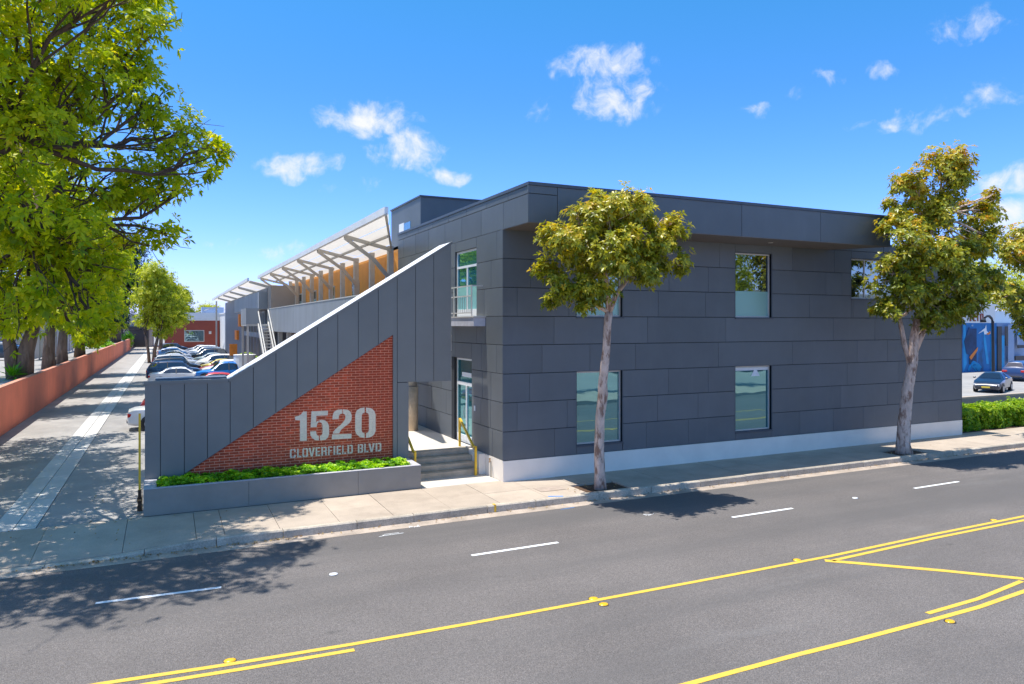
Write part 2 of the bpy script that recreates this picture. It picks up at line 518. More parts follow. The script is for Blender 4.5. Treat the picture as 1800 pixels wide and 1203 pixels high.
class MB:
    def __init__(s):
        s.v, s.f = [], []

    def add(s, vs, fs):
        k = len(s.v)
        s.v += [tuple(x) for x in vs]
        s.f += [tuple(i + k for i in f) for f in fs]
        return s

    def box(s, x0, x1, y0, y1, z0, z1):
        vs = [(x0, y0, z0), (x1, y0, z0), (x1, y1, z0), (x0, y1, z0), (x0, y0, z1), (x1, y0, z1), (x1, y1, z1), (x0, y1, z1)]
        return s.add(vs, [(0, 3, 2, 1), (4, 5, 6, 7), (0, 1, 5, 4), (1, 2, 6, 5), (2, 3, 7, 6), (3, 0, 4, 7)])

    def bbox(s, x0, x1, y0, y1, z0, z1, b=0.008):
        """box with chamfered vertical+horizontal edges (8-corner cut)"""
        cx, cy, cz = (x0 + x1) / 2, (y0 + y1) / 2, (z0 + z1) / 2
        vs, idx = [], {}
        for sx in (-1, 1):
            for sy in (-1, 1):
                for sz in (-1, 1):
                    X = x1 if sx > 0 else x0
                    Y = y1 if sy > 0 else y0
                    Z = z1 if sz > 0 else z0
                    idx[(sx, sy, sz, 'x')] = len(vs); vs.append((X, Y - sy * b, Z - sz * b))
                    idx[(sx, sy, sz, 'y')] = len(vs); vs.append((X - sx * b, Y, Z - sz * b))
                    idx[(sx, sy, sz, 'z')] = len(vs); vs.append((X - sx * b, Y - sy * b, Z))
        bm = bmesh.new()
        for v in vs:
            bm.verts.new(v)
        r = bmesh.ops.convex_hull(bm, input=bm.verts[:])
        bm.verts.index_update()
        fs = [tuple(v.index for v in f.verts) for f in bm.faces]
        vv_ = [tuple(v.co) for v in bm.verts]
        bm.free()
        return s.add(vv_, fs)

    def prism(s, poly, d0, d1, axis='Y'):
        """extrude a 2D polygon; axis Y: poly in (x,z); axis X: poly in (y,z); axis Z: poly in (x,y)"""
        n = len(poly)

        def P(p, d):
            return {'Y': (p[0], d, p[1]), 'X': (d, p[0], p[1]), 'Z': (p[0], p[1], d)}[axis]
        vs = [P(p, d0) for p in poly] + [P(p, d1) for p in poly]
        fs = [tuple(range(n - 1, -1, -1)), tuple(range(n, 2 * n))]
        fs += [(i, (i + 1) % n, n + (i + 1) % n, n + i) for i in range(n)]
        return s.add(vs, fs)

    def tube(s, pts, rs, n=8, cap=True):
        rings = []
        vs, fs = [], []
        pts = [Vector(p) for p in pts]
        if not hasattr(rs, '__len__'):
            rs = [rs] * len(pts)
        for i, p in enumerate(pts):
            d = (pts[min(i + 1, len(pts) - 1)] - pts[max(i - 1, 0)])
            if d.length < 1e-6:
                d = Vector((0, 0, 1))
            d.normalize()
            a = d.cross(Vector((0, 0, 1)) if abs(d.z) < 0.95 else Vector((0, 1, 0))).normalized()
            b = d.cross(a)
            if i and abs(d.z) >= 0.95:
                pass
            for k in range(n):
                t = 2 * math.pi * k / n
                vs.append(p + (a * math.cos(t) + b * math.sin(t)) * rs[i])
        for i in range(len(pts) - 1):
            for k in range(n):
                fs.append((i * n + k, i * n + (k + 1) % n, (i + 1) * n + (k + 1) % n, (i + 1) * n + k))
        if cap:
            fs.append(tuple(range(n - 1, -1, -1)))
            fs.append(tuple((len(pts) - 1) * n + k for k in range(n)))
        return s.add(vs, fs)

    def bar(s, p0, p1, w, h):
        """rectangular bar between two points"""
        p0, p1 = Vector(p0), Vector(p1)
        d = (p1 - p0).normalized()
        a = d.cross(Vector((0, 0, 1)) if abs(d.z) < 0.98 else Vector((0, 1, 0))).normalized() * w / 2
        b = d.cross(a).normalized() * h / 2
        vs = [p0 - a - b, p0 + a - b, p0 + a + b, p0 - a + b, p1 - a - b, p1 + a - b, p1 + a + b, p1 - a + b]
        return s.add(vs, [(0, 3, 2, 1), (4, 5, 6, 7), (0, 1, 5, 4), (1, 2, 6, 5), (2, 3, 7, 6), (3, 0, 4, 7)])

    def build(s, name, m, parent=None, smooth=False, center=False):
        off = Vector(OFF.get(parent.name, (0, 0, 0))) if parent else Vector((0, 0, 0))
        vs = s.v
        c = Vector((0, 0, 0))
        if center:
            a = np.array(vs)
            c = Vector((a.min(0) + a.max(0)) / 2)
            loc = c - off
            vs = [tuple(Vector(v) - c) for v in vs]
        else:
            loc = Vector((0, 0, 0))
            vs = [tuple(Vector(v) - off) for v in vs] if off.length else vs
        me = bpy.data.meshes.new(name)
        me.from_pydata(vs, [], s.f)
        bm = bmesh.new()
        bm.from_mesh(me)
        bmesh.ops.recalc_face_normals(bm, faces=bm.faces)
        bm.to_mesh(me)
        bm.free()
        me.materials.append(m)
        if smooth:
            me.polygons.foreach_set('use_smooth', [True] * len(me.polygons))
        o = bpy.data.objects.new(name, me)
        COL.objects.link(o)
        o.location = loc
        if parent:
            o.parent = parent
        OFF[o.name] = tuple(c) if center else tuple(off)
        return o


def smooth_angle(o, deg=40):
    try:
        o.data.set_sharp_from_angle(angle=math.radians(deg))
    except Exception:
        pass


def tag(o, label=None, cat=None, group=None, kind=None):
    if label: o['label'] = label
    if cat: o['category'] = cat
    if group: o['group'] = group
    if kind: o['kind'] = kind
    return o


def thing(name, loc, label, cat, group=None):
    o = bpy.data.objects.new(name, None)
    o.empty_display_size = 0.3
    COL.objects.link(o)
    o.location = loc
    OFF[o.name] = tuple(loc)
    return tag(o, label, cat, group)


def copy_thing(src, loc, rz=0, label=None, group=None, color=None):
    r = src.copy()
    COL.objects.link(r)
    r.location = loc
    r.rotation_euler = (0, 0, rz)
    if label: r['label'] = label
    if group: r['group'] = group
    for ch in src.children:
        c = ch.copy()
        COL.objects.link(c)
        c.parent = r
        if color and c.name.startswith(('body', 'mirror', 'tailgate')):
            c.color = color
        for g in ch.children:
            d = g.copy()
            COL.objects.link(d)
            d.parent = c
    return r


def structure(name, mb, m, **k):
    return tag(mb.build(name, m, **k), kind='structure')


def rsub(rects, h):
    outl = []
    for (a0, a1, b0, b1) in rects:
        if h[1] <= a0 or h[0] >= a1 or h[3] <= b0 or h[2] >= b1:
            outl.append((a0, a1, b0, b1))
            continue
        if h[0] > a0: outl.append((a0, h[0], b0, b1))
        if h[1] < a1: outl.append((h[1], a1, b0, b1))
        m0, m1 = max(a0, h[0]), min(a1, h[1])
        if h[2] > b0: outl.append((m0, m1, b0, h[2]))
        if h[3] < b1: outl.append((m0, m1, h[3], b1))
    return [r for r in outl if r[1] - r[0] > 0.03 and r[3] - r[2] > 0.03]


# ------------------------------------------------------------------ ground, road, pavement
RZ = -0.20
KY = 18.15
structure('ground', MB().add([(-900, -900, -0.32), (1500, -900, -0.32), (1500, 1500, -0.32), (-900, 1500, -0.32)], [(0, 1, 2, 3)]), M['ground'])
road = structure('road', MB().add([(-90, 1.5, RZ), (220, 1.5, RZ), (220, KY + 0.02, RZ), (-90, KY + 0.02, RZ)], [(0, 1, 2, 3)]), M['asphalt'])
road['label'] = 'grey asphalt street'


def apron(x):                       # 1 where the driveway apron drops the kerb, 0 beyond
    t = min(max((1.0 - x) / 2.6, 0), 1) * min(max((x + 9.0) / 2.0, 0), 1)
    return t * t * (3 - 2 * t)


def walk_z(x, y):
    d = min(max((y - KY) / 2.2, 0), 1)
    return -0.155 * apron(x) * (1 - d)


# gutter pan
g = MB()
xs = np.arange(-90, 221, 3.0)
for i in range(len(xs) - 1):
    g.add([(xs[i], KY - 0.42, RZ + 0.004), (xs[i + 1], KY - 0.42, RZ + 0.004), (xs[i + 1], KY + 0.01, RZ + 0.006), (xs[i], KY + 0.01, RZ + 0.006)], [(0, 1, 2, 3)])
structure('gutter', g, M['gutter'])

# kerb stones
kerb = structure('kerb', MB().box(-90, 220, KY + 0.03, KY + 0.14, RZ - 0.06, RZ + 0.01), M['kerb'])
pos = -90.0
rk = random.Random(3)
kst = []
while pos < 219:
    L_ = rk.choice([1.5, 1.8, 2.1, 1.9])
    if -8 < pos < 50:
        kst.append((pos, pos + L_))
        pos += L_
    else:
        kst.append((pos, pos + 6))
        pos += 6
for (a, b) in kst:
    n = max(1, int((b - a) / 0.5))
    m_ = MB()
    jit = rk.uniform(-0.006, 0.006)
    for i in range(n):
        x0 = a + (b - a) * i / n + (0.008 if i == 0 else 0)
        x1 = a + (b - a) * (i + 1) / n - (0.008 if i == n - 1 else 0)
        vs = []
        for x in (x0, x1):
            zt = -0.163 * apron(x) + jit
            vs += [(x, KY + jit, RZ - 0.04), (x, KY + jit, max(RZ + 0.012, zt - 0.03)), (x, KY + 0.03 + jit, zt + 0.002), (x, KY + 0.16, zt + 0.002), (x, KY + 0.16, RZ - 0.04)]
        fs = [(0, 1, 6, 5), (1, 2, 7, 6), (2, 3, 8, 7), (3, 4, 9, 8)]
        if i == 0: fs.append((0, 4, 3, 2, 1))
        if i == n - 1: fs.append((5, 6, 7, 8, 9))
        m_.add(vs, fs)
    m_.build('kerb_stone', M['kerb'], kerb, center=True)

# sidewalk slabs
walk = structure('sidewalk', MB().box(-90, 220, KY + 0.17, 20.6, -0.34, -0.20), M['backing'])
WY = [KY + 0.165, 20.93]
pits = [(11.2, 12.75, 18.35, 19.35), (25.1, 26.7, 18.35, 19.3), (36.2, 37.8, 18.35, 19.3)]
joint = [-90, -60, -40, -30, -24, -18, -12, -9, -7.6, -6.1, -4.4, -2.7, -0.95, 0.58, 1.2, 2.45, 3.9, 5.3, 6.9]
x = 6.9
while x < 60:
    x += 1.52 if int(x * 3) % 2 else 1.46
    joint.append(x)
joint += [80, 110, 150, 219]


def slab(x0, x1, y0, y1, parent, m, name='slab', zf=walk_z, th=0.12, gap=0.006, zoff=0.0):
    nx = max(1, int((x1 - x0) / 0.6)) if x0 < 1.5 and x0 > -10 else 1
    ny = 5 if x0 < 1.5 and x0 > -10 else 1
    m_ = MB()
    xa = np.linspace(x0 + gap, x1 - gap, nx + 1)
    ya = np.linspace(y0 + gap, y1 - gap, ny + 1)
    vs = [(X, Y, zf(X, Y) + zoff) for Y in ya for X in xa]
    fs = [(j * (nx + 1) + i, j * (nx + 1) + i + 1, (j + 1) * (nx + 1) + i + 1, (j + 1) * (nx + 1) + i) for j in range(ny) for i in range(nx)]
    k = len(vs)
    ring = [i for i in range(nx + 1)] + [j * (nx + 1) + nx for j in range(1, ny + 1)] + [ny * (nx + 1) + i for i in range(nx - 1, -1, -1)] + [j * (nx + 1) for j in range(ny - 1, 0, -1)]
    vs += [(vs[i][0], vs[i][1], vs[i][2] - th) for i in ring]
    n = len(ring)
    fs += [(ring[i], k + i, k + (i + 1) % n, ring[(i + 1) % n]) for i in range(n)]
    m_.add(vs, fs)
    return m_.build(name, m, parent, center=True)


rw = random.Random(8)
for a, b in zip(joint[:-1], joint[1:]):
    rects = [(a, b, WY[0], WY[1])] if rw.random() < .6 or a < -.9 else [(a, b, WY[0], 19.5), (a, b, 19.5, WY[1])]
    for p in pits:
        nr = []
        for r in rects:
            nr += rsub([r], p)
        rects = nr
    for r in rects:
        slab(*r, walk, M['concrete'], zoff=rw.uniform(-.003, .003))
for p in pits:
    soil = structure('tree_pit', MB().box(p[0], p[1], p[2], p[3], -0.2, -0.045), M['soil'])

# forecourt between sidewalk and steps, lot
fore = structure('forecourt', MB().box(6.95, 9.52, 20.94, 22.2, -0.2, -0.002), M['landing'])
lot = MB()
lot.add([(-6.78, 20.94, -0.012), (-3.92, 20.94, -0.012), (-3.92, 190, -0.012), (-6.78, 190, -0.012)], [(0, 1, 2, 3)])
lot.add([(-2.94, 20.94, -0.012), (7.0, 20.94, -0.012), (7.0, 190, -0.012), (-2.94, 190, -0.012)], [(0, 1, 2, 3)])
lot.add([(7.0, 22.2, -0.012), (12.0, 22.2, -0.012), (12.0, 190, -0.012), (7.0, 190, -0.012)], [(0, 1, 2, 3)])
structure('driveway', lot, M['paving'])
ys = [20.94]
while ys[-1] < 120:
    ys.append(ys[-1] + (3.4 if ys[-1] < 60 else 12))
strip = structure('drain_strip', MB().box(-3.91, -2.95, 20.94, 190, -0.2, -0.03), M['backing'])
for a, b in zip(ys[:-1], ys[1:]):
    for (x0, x1) in ((-3.9, -3.44), (-3.42, -2.96)):
        MB().box(x0, x1, a + .01, b - .01, -0.1, 0.0 + (0.004 if x0 < -3.6 else 0)).build('slab', M['strip'], strip, center=True)
MB().box(-3.9, -2.96, ys[-1], 190, -0.1, 0.0).build('slab', M['strip'], strip, center=True)

rl = MB().add([(32.5, 22.7, 0.02), (200, 22.7, 0.02), (200, 190, 0.02), (32.5, 190, 0.02)], [(0, 1, 2, 3)])
structure('side_lot', rl, M['paving'])
structure('verge', MB().box(32.45, 200, 20.95, 22.9, -0.2, 0.01), M['soil'])
hp = MB().box(-120, -6.95, 24, 190, -0.3, 1.85)
structure('upper_street', hp, M['paving'])
structure('opposite_sidewalk', MB().box(-90, 220, -4, 1.5, -0.3, 0.0), M['concrete'])


# ------------------------------------------------------------------ road markings (parts of the road)
def strip_line(pts, w, m, name):
    m_ = MB()
    P = [Vector(p) for p in pts]
    L_, R_ = [], []
    for i, p in enumerate(P):
        d = (P[min(i + 1, len(P) - 1)] - P[max(i - 1, 0)]).normalized()
        n = Vector((-d.y, d.x)) * w / 2
        L_.append(p + n)
        R_.append(p - n)
    vs = [(q.x, q.y, RZ + 0.006) for q in L_] + [(q.x, q.y, RZ + 0.006) for q in R_]
    k = len(P)
    m_.add(vs, [(k + i, k + i + 1, i + 1, i) for i in range(k - 1)])
    return m_.build(name, m, road)


for a, b in (((168, 1061), (389, 1033)), ((829, 977), (981, 954)), ((1287, 910), (1393, 894)), ((1607, 859), (1685, 847))):
    strip_line([onZ(*a, RZ), onZ(*b, RZ)], 0.105, M['roadwhite'], 'lane_dash')
x = onZ(1607, 859, RZ)[0]
for k in range(1, 8):
    strip_line([(x + 7.4 * k, 15.15), (x + 7.4 * k + 2.6, 15.2)], 0.105, M['roadwhite'], 'lane_dash')
for k in range(1, 5):
    strip_line([(-3.5 - 7.4 * k, 15.6), (-1 - 7.4 * k, 15.55)], 0.105, M['roadwhite'], 'lane_dash')


def pxl(*p):
    return [onZ(u, v, RZ) for (u, v) in p]


up = pxl((175, 1203), (400, 1169), (620, 1133), (830, 1096), (1041, 1057), (1250, 1018), (1460, 978), (1640, 940), (1800, 908))
strip_line([(-60, 12.4), (-20, 12.2)] + up + [(50, 11.8), (100, 12.2)], 0.11, M['roadyellow'], 'centre_line')
strip_line([(-60, 12.15), (-20, 11.95)] + pxl((262, 1203), (430, 1176), (623, 1143)), 0.11, M['roadyellow'], 'centre_line')
strip_line(pxl((1463, 986), (1640, 947), (1800, 915)) + [(50, 11.5), (100, 11.9)], 0.11, M['roadyellow'], 'centre_line')
low = pxl((1210, 1203), (1400, 1152), (1500, 1127), (1640, 1090), (1720, 1068), (1800, 1040))
strip_line([(-60, 8.7), (-10, 8.5)] + low + [(40, 8.9), (100, 9.2)], 0.11, M['roadyellow'], 'centre_line')
strip_line(pxl((1630, 1079), (1720, 1053), (1796, 1022)), 0.10, M['roadyellow'], 'centre_line')
strip_line(pxl((1450, 986), (1500, 990), (1650, 1003), (1800, 1018)), 0.17, M['roadyellow'], 'centre_line')
# chalk survey scribbles and small patches
for (u, v, c, s) in ((1140, 905, 'w', .22), (688, 940, 'w', .35), (735, 925, 'w', .3), (1000, 894, 't', .35)):
    q = onZ(u, v, RZ)
    rr_ = random.Random(u)
    for k in range(4 if c == 'w' else 1):
        strip_line([(q[0] + rr_.uniform(-s, s), q[1] + rr_.uniform(-.08, .08)), (q[0] + rr_.uniform(-s, s), q[1] + rr_.uniform(-.08, .08))], 0.025, M['roadwhite'] if c == 'w' else M['tape'], 'chalk_mark')


def reflector(u, v, m, label, grp):
    q = onZ(u, v, RZ)
    t = thing('road_reflector', (q[0], q[1], RZ), label, 'road reflector', grp)
    vs = []
    for (r, z) in ((0.075, 0.003), (0.068, 0.016), (0.035, 0.024)):
        for k in range(12):
            a = 2 * math.pi * k / 12
            vs.append((q[0] + r * 1.25 * math.cos(a), q[1] + r * math.sin(a), RZ + z))
    fs = [(j * 12 + k, j * 12 + (k + 1) % 12, (j + 1) * 12 + (k + 1) % 12, (j + 1) * 12 + k) for j in range(2) for k in range(12)]
    fs.append(tuple(24 + k for k in range(12)))
    MB().add(vs, fs).build('dome', m, t, smooth=True)
    MB().tube([(q[0], q[1], RZ + 0.001), (q[0], q[1], RZ + 0.005)], [0.10, 0.097], 14).build('adhesive_pad', M['black'], t)


YR = 'yellow reflectors along the centre lines'
for (u, v, lab) in ((404, 1162, 'yellow domed road reflector beside the double line at lower left'),
                    (1043, 1053, 'yellow domed road reflector just above the single yellow line, upper of a pair'),
                    (1061, 1063, 'yellow domed road reflector just below the single yellow line, lower of a pair'),
                    (1401, 985, 'yellow domed road reflector just left of where the yellow lines fork'),
                    (1747, 915, 'yellow domed road reflector on the double yellow line at right edge'),
                    (1670, 1093, 'yellow domed road reflector below the lower yellow line at right')):
    reflector(u, v, M['amber'], lab, YR)
reflector(586, 1010, M['white_coping'], 'white domed road reflector in the lane between the two left dashes', 'white reflectors in the near lane')
reflector(1503, 876, M['white_coping'], 'white domed road reflector near the shadow of the right street tree', 'white reflectors in the near lane')

# ------------------------------------------------------------------ main building
FY, LX = 20.68, 9.55
OY = 18.89                                 # fascia plane
RX = 32.4
Z0 = 0.665
RH = 0.917
ZS = Z0 + 8 * RH                            # soffit level
ZT = 9.15
bld = thing('office_building', (LX, FY, 0), 'large dark grey panel clad two storey building with deep overhanging roof fascia', 'building')
row = [Z0 + RH * k for k in range(9)]

# openings on the front: (x0, x1, z0, z1)
W = [(12.23, 14.05, 0.97, row[3], 'low'), (19.08, 20.90, 0.97, row[3], 'low2'),
     (12.23, 14.05, 5.25, 7.68, 'up1'), (19.08, 20.90, 5.25, 7.68, 'up2'), (25.26, 28.1, 6.05, 7.70, 'up3')]
ends_front = 24.6


def fu(*us):
    return [onY(u, 600, FY)[0] for u in us]


FJ = [fu(975, 1095, 1136, 1210, 1406, 1465, 1518, 1600, 1650),
      fu(909, 997, 1156, 1227, 1478, 1560, 1640),
      fu(931, 1175, 1245, 1490, 1580, 1642),
      fu(953, 1037, 1117, 1263, 1393, 1507, 1560, 1652),
      fu(974, 1060, 1138, 1276, 1465, 1538, 1610, 1663),
      fu(909, 1000, 1157, 1240, 1423, 1500, 1620),
      fu(933, 1176, 1245, 1452, 1480, 1580, 1655),
      fu(948, 1120, 1265, 1393, 1467, 1550, 1630)]
G = 0.009
for k in range(8):
    xs_ = [LX] + sorted(FJ[k]) + [RX]
    for a, b in zip(xs_[:-1], xs_[1:]):
        rects = [(a, b, row[k], row[k + 1])]
        for w in W:
            rects = rsub(rects, (w[0], w[1], w[2], w[3]))
        for r in rects:
            MB().bbox(r[0] + (.0045 if r[0] > LX + .01 else -.03), r[1] - .0045, FY, FY + 0.035, r[2] + G, r[3] - G, 0.004).build('panel', M['panel'], bld, center=True)
# core of the front wall
core = MB()
rects = [(LX + 0.05, RX, 0, ZS)]
for w in W:
    rects = rsub(rects, w[:4])
for r in rects:
    core.box(r[0], r[1], FY + 0.045, FY + 0.30, r[2], r[3])
# side wall core with door openings
DO = [(22.9, 24.95, 5.25, 7.64), (23.33, 24.95, 0.74, 3.77)]
rects = [(FY + .31, 32.3, 0, ZS)]
for d in DO:
    rects = rsub(rects, d)
for r in rects:
    core.box(LX + 0.045, LX + 0.30, r[0], r[1], r[2], r[3])
core.box(LX + .9, RX - .5, FY + 1.0, 50, 0, ZS - .05)           # dark interior block
core.box(RX - .3, RX - 0.002, FY + .31, 50, 0, ZS)
core.box(10.1, RX, 32.31, 50, 0, ZS - .1)
core.build('wall_core', M['backing'], bld)
# overhang / parapet volume
FXE = 25.25
ov = MB()
ov.prism([(LX + .045, OY + .045), (FXE - .04, OY + .045), (23.84, FY + .02), (23.84, 31), (LX + .045, 32.3)], ZS + .02, ZT - .03, 'Z')
ov.build('parapet_core', M['backing'], bld)
so_ = MB().prism([(LX + .005, OY + .005), (FXE - .02, OY + .005), (23.84, FY + .3), (LX + .005, FY + .3)], ZS - 0.012, ZS + 0.018, 'Z').build('soffit', M['soffit'], bld)
for a_, b_ in ((24.0, 27.2), (27.2, 30.1), (30.1, RX)):
    MB().bbox(a_ + G, b_ - G, FY, FY + .035, ZS + G, ZS + .30, .004).build('panel', M['panel'], bld, center=True)
MB().box(23.95, RX - .01, FY + .04, FY + .31, ZS + .002, ZS + .30).build('parapet_core', M['backing'], bld)
MB().box(23.9, RX, FY - .02, FY + .32, ZS + .302, ZS + 0.36).build('low_coping', M['coping'], bld)
for xx in (14.3, 19.9):
    q = MB().tube([(xx, 19.75, ZS - 0.016), (xx, 19.75, ZS - 0.03)], 0.09, 14)
    q.build('downlight', M['frame'], bld)


def ou(*us):
    return [onY(u, 500, OY)[0] for u in us]


fj = [LX] + ou(980, 1130, 1304, 1442.7) + [FXE]
for a, b in zip(fj[:-1], fj[1:]):
    e0 = G if a > LX + .01 else -0.03
    MB().bbox(a + e0, b - G, OY, OY + .035, ZS + .005, 8.85 - G if b < 12 else ZT - .06, 0.004).build('panel', M['panel'], bld, center=True)
    if b < 12:
        MB().bbox(a + e0, b - G, OY, OY + .035, 8.85 + G, ZT - .06, 0.004).build('panel', M['panel'], bld, center=True)
MB().bar((FXE - .01, OY + .03, (ZS + ZT) / 2), (23.88, FY + .1, (ZS + ZT) / 2), 0.04, ZT - ZS - .08).build('panel', M['panel'], bld)
cp = MB()
cp.box(LX - .03, FXE + .02, OY - .03, OY + .25, ZT - .055, ZT + .04)
cp.box(LX - .03, LX + .25, OY + .26, 32.3, ZT - .055, ZT + .04)
cp.bar((FXE - .05, OY + .27, ZT - .005), (23.9, FY + .1, ZT - .005), 0.2, 0.09)
cp.build('coping', M['coping'], bld)
rf = MB().prism([(LX + .3, OY + .3), (FXE - .3, OY + .3), (23.6, FY + .2), (23.6, 32), (LX + .3, 32)], ZT - .3, ZT - .1, 'Z')
rf.build('roof', M['pale_wall'], bld)
MB().box(23.95, RX - .1, FY + .4, 49, ZS - .06, ZS + .02).build('roof', M['pale_wall'], bld)


# side wall panels: rows of the left face (coordinate y)
def lu(*us):
    return [onX(u, 600, LX)[0] for u in us]


c4 = lambda x: 680 + x * .3158
SJ = {}
SJ[0] = lu(866) + [23.33, 24.95, 26.6, 28.2, 30.1]
SJ[1] = lu(862, 845) + [23.33, 24.95, 25.9, 27.6, 29.3]
SJ[2] = lu(863, 848) + [23.33, 24.95, 26.4, 28.0, 30.0]
SJ[3] = lu(873, 846) + [23.33, 24.95, 26.0, 27.9]
SJ[4] = lu(853, 838) + [24.95, 26.4, 28.3, 30.3]
SJ[5] = lu(c4(545)) + [22.9, 24.95, 26, 28, 30]
SJ[6] = lu(c4(580)) + [22.9, 24.95, 26.2, 28.2, 30.4]
SJ[7] = lu(c4(612)) + [22.9, 24.95] + lu(c4(250), c4(135))
for k in range(8):
    ys_ = [FY + .04] + sorted(SJ[k]) + [32.3]
    for a, b in zip(ys_[:-1], ys_[1:]):
        rects = [(a, b, row[k], row[k + 1])]
        for d in DO:
            rects = rsub(rects, d)
        for r in rects:
            MB().bbox(LX, LX + .035, r[0] + (G if r[0] > FY + .05 else 0), r[1] - G, r[2] + G, r[3] - G, 0.004).build('panel', M['panel'], bld, center=True)
ys_ = [OY + .04] + sorted([onX(c4(q), 450, LX)[0] for q in (648, 525, 417, 323, 233, 160, 93)]) + [32.3]
for a, b in zip(ys_[:-1], ys_[1:]):
    MB().bbox(LX, LX + .035, a + G, b - G, ZS + .003, 8.85 - G, 0.004).build('panel', M['panel'], bld, center=True)
ys_ = [OY + .04] + sorted([onX(c4(q), 380, LX)[0] for q in (675, 552, 442, 343, 255, 175, 112)]) + [32.3]
for a, b in zip(ys_[:-1], ys_[1:]):
    MB().bbox(LX, LX + .035, a + G, b - G, 8.85 + G, ZT - .06, 0.004).build('panel', M['panel'], bld, center=True)

# plinth
MB().box(LX - .012, RX + .02, FY - .012, FY + .044, -0.1, Z0 - .006).build('plinth', M['plinth'], bld)
MB().box(LX - .012, LX + .04, FY + .0441, 23.0, -0.1, Z0 - .006).build('plinth', M['plinth'], bld)
MB().box(RX - .04, RX + .015, FY - .005, FY + .3, Z0, ZS).build('corner_trim', M['coping'], bld)
MB().box(RX - .001, RX + .04, FY + .31, 50, 0, ZS + .05).build('end_wall', M['panel'], bld)


def front_window(x0, x1, z0, z1, kind):
    d = 0.15
    r = MB()
    r.box(x0 - .02, x0, FY - .006, FY + .29, z0 - .02, z1 + .02)
    r.box(x1, x1 + .02, FY - .006, FY + .29, z0 - .02, z1 + .02)
    r.box(x0, x1, FY - .006, FY + .29, z1, z1 + .02)
    r.box(x0, x1, FY - .006, FY + .29, z0 - .02, z0)
    w = r.build('window', M['coping'], bld)
    f = MB()
    fw = 0.055
    f.box(x0 + .002, x0 + fw, FY + d - .03, FY + d + .05, z0 + .002, z1 - .002)
    f.box(x1 - fw, x1 - .002, FY + d - .03, FY + d + .05, z0 + .002, z1 - .002)
    f.box(x0 + fw, x1 - fw, FY + d - .03, FY + d + .05, z1 - fw, z1 - .002)
    f.box(x0 + fw, x1 - fw, FY + d - .03, FY + d + .05, z0 + .002, z0 + fw)
    f.build('frame', M['frame'], w)
    yg = FY + d
    if kind in ('low', 'low2'):
        MB().box(x0 + fw, x1 - fw, yg, yg + .02, z0 + fw, z1 - fw).build('pane', M['glass'], w)
    elif kind == 'up3':
        MB().box(x0 + fw, x1 - fw, yg, yg + .02, z0 + fw, z1 - fw).build('pane', M['glass_dark'], w)
        MB().box(x0 + .9, x0 + .96, yg - .025, yg - .001, z0 + fw, z1 - fw).build('mullion', M['frame'], w)
    else:
        zm = z0 + 1.0
        MB().box(x0 + fw, x1 - fw, yg, yg + .02, zm, z1 - fw).build('pane', M['glass_dark'], w)
        MB().box(x0 + fw, x1 - fw, yg, yg + .02, z0 + fw, zm - .004).build('pane', M['glass_frost'], w)
    s = MB().box(x0 - .015, x1 + .05, FY - .035, FY + d - .031, z0 - .055, z0 - .021)
    s.build('sill', M['coping'], w)
    return w


for w in W:
    front_window(*w)
# white printed arrow sheet in lower right pane is part of that window
q = [o for o in bld.children if o.name.startswith('window')][1]
MB().prism([(20.0, 3.02), (20.42, 3.02), (20.21, 3.36)], FY + .143, FY + .147, 'Y').build('paper_sign', M['white_coping'], q)
MB().prism([(19.15, 3.24), (20.86, 3.24), (20.86, 3.35), (19.15, 3.35)], FY + .1455, FY + .1475, 'Y').build('roller_blind', M['white_frame'], q)


# side doors
def side_frame(y0, y1, z0, z1, fw, d, m, parent):
    f = MB()
    X0, X1 = LX + d - .03, LX + d + .04
    f.box(X0, X1, y0, y0 + fw, z0, z1)
    f.box(X0, X1, y1 - fw, y1, z0, z1)
    f.box(X0, X1, y0 + fw, y1 - fw, z1 - fw, z1)
    f.box(X0, X1, y0 + fw, y1 - fw, z0, z0 + fw)
    return f


y0, y1, z0, z1 = DO[0]
dr = MB().box(LX + .02, LX + .28, y0 - .02, y0, z0, z1 + .02).box(LX + .02, LX + .28, y1, y1 + .02, z0, z1 + .02).box(LX + .02, LX + .28, y0, y1, z1, z1 + .02).build('balcony_door', M['coping'], bld)
f = side_frame(y0, y1, z0, z1, .07, .10, None, None)
f.box(LX + .07, LX + .14, y0 + .07, y1 - .07, z1 - .62, z1 - .54)
f.box(LX + .07, LX + .14, (y0 + y1) / 2 - .045, (y0 + y1) / 2 + .045, z0 + .07, z1 - .62)
f.box(LX + .068, LX + .142, y0 + .07, y1 - .07, z0 + .07, z0 + .28)
f.build('frame', M['white_frame'], dr)
MB().box(LX + .10, LX + .12, y0 + .07, y1 - .07, z1 - .54, z1 - .07).build('pane', M['glass_blue'], dr)
ym = (y0 + y1) / 2
for (a, b) in ((y0 + .07, ym - .045), (ym + .045, y1 - .07)):
    MB().box(LX + .10, LX + .12, a, b, 6.35, z1 - .62).build('pane', M['glass_blue'], dr)
    MB().box(LX + .10, LX + .12, a, b, z0 + .28, 6.346).build('curtain', M['curtain'], dr)

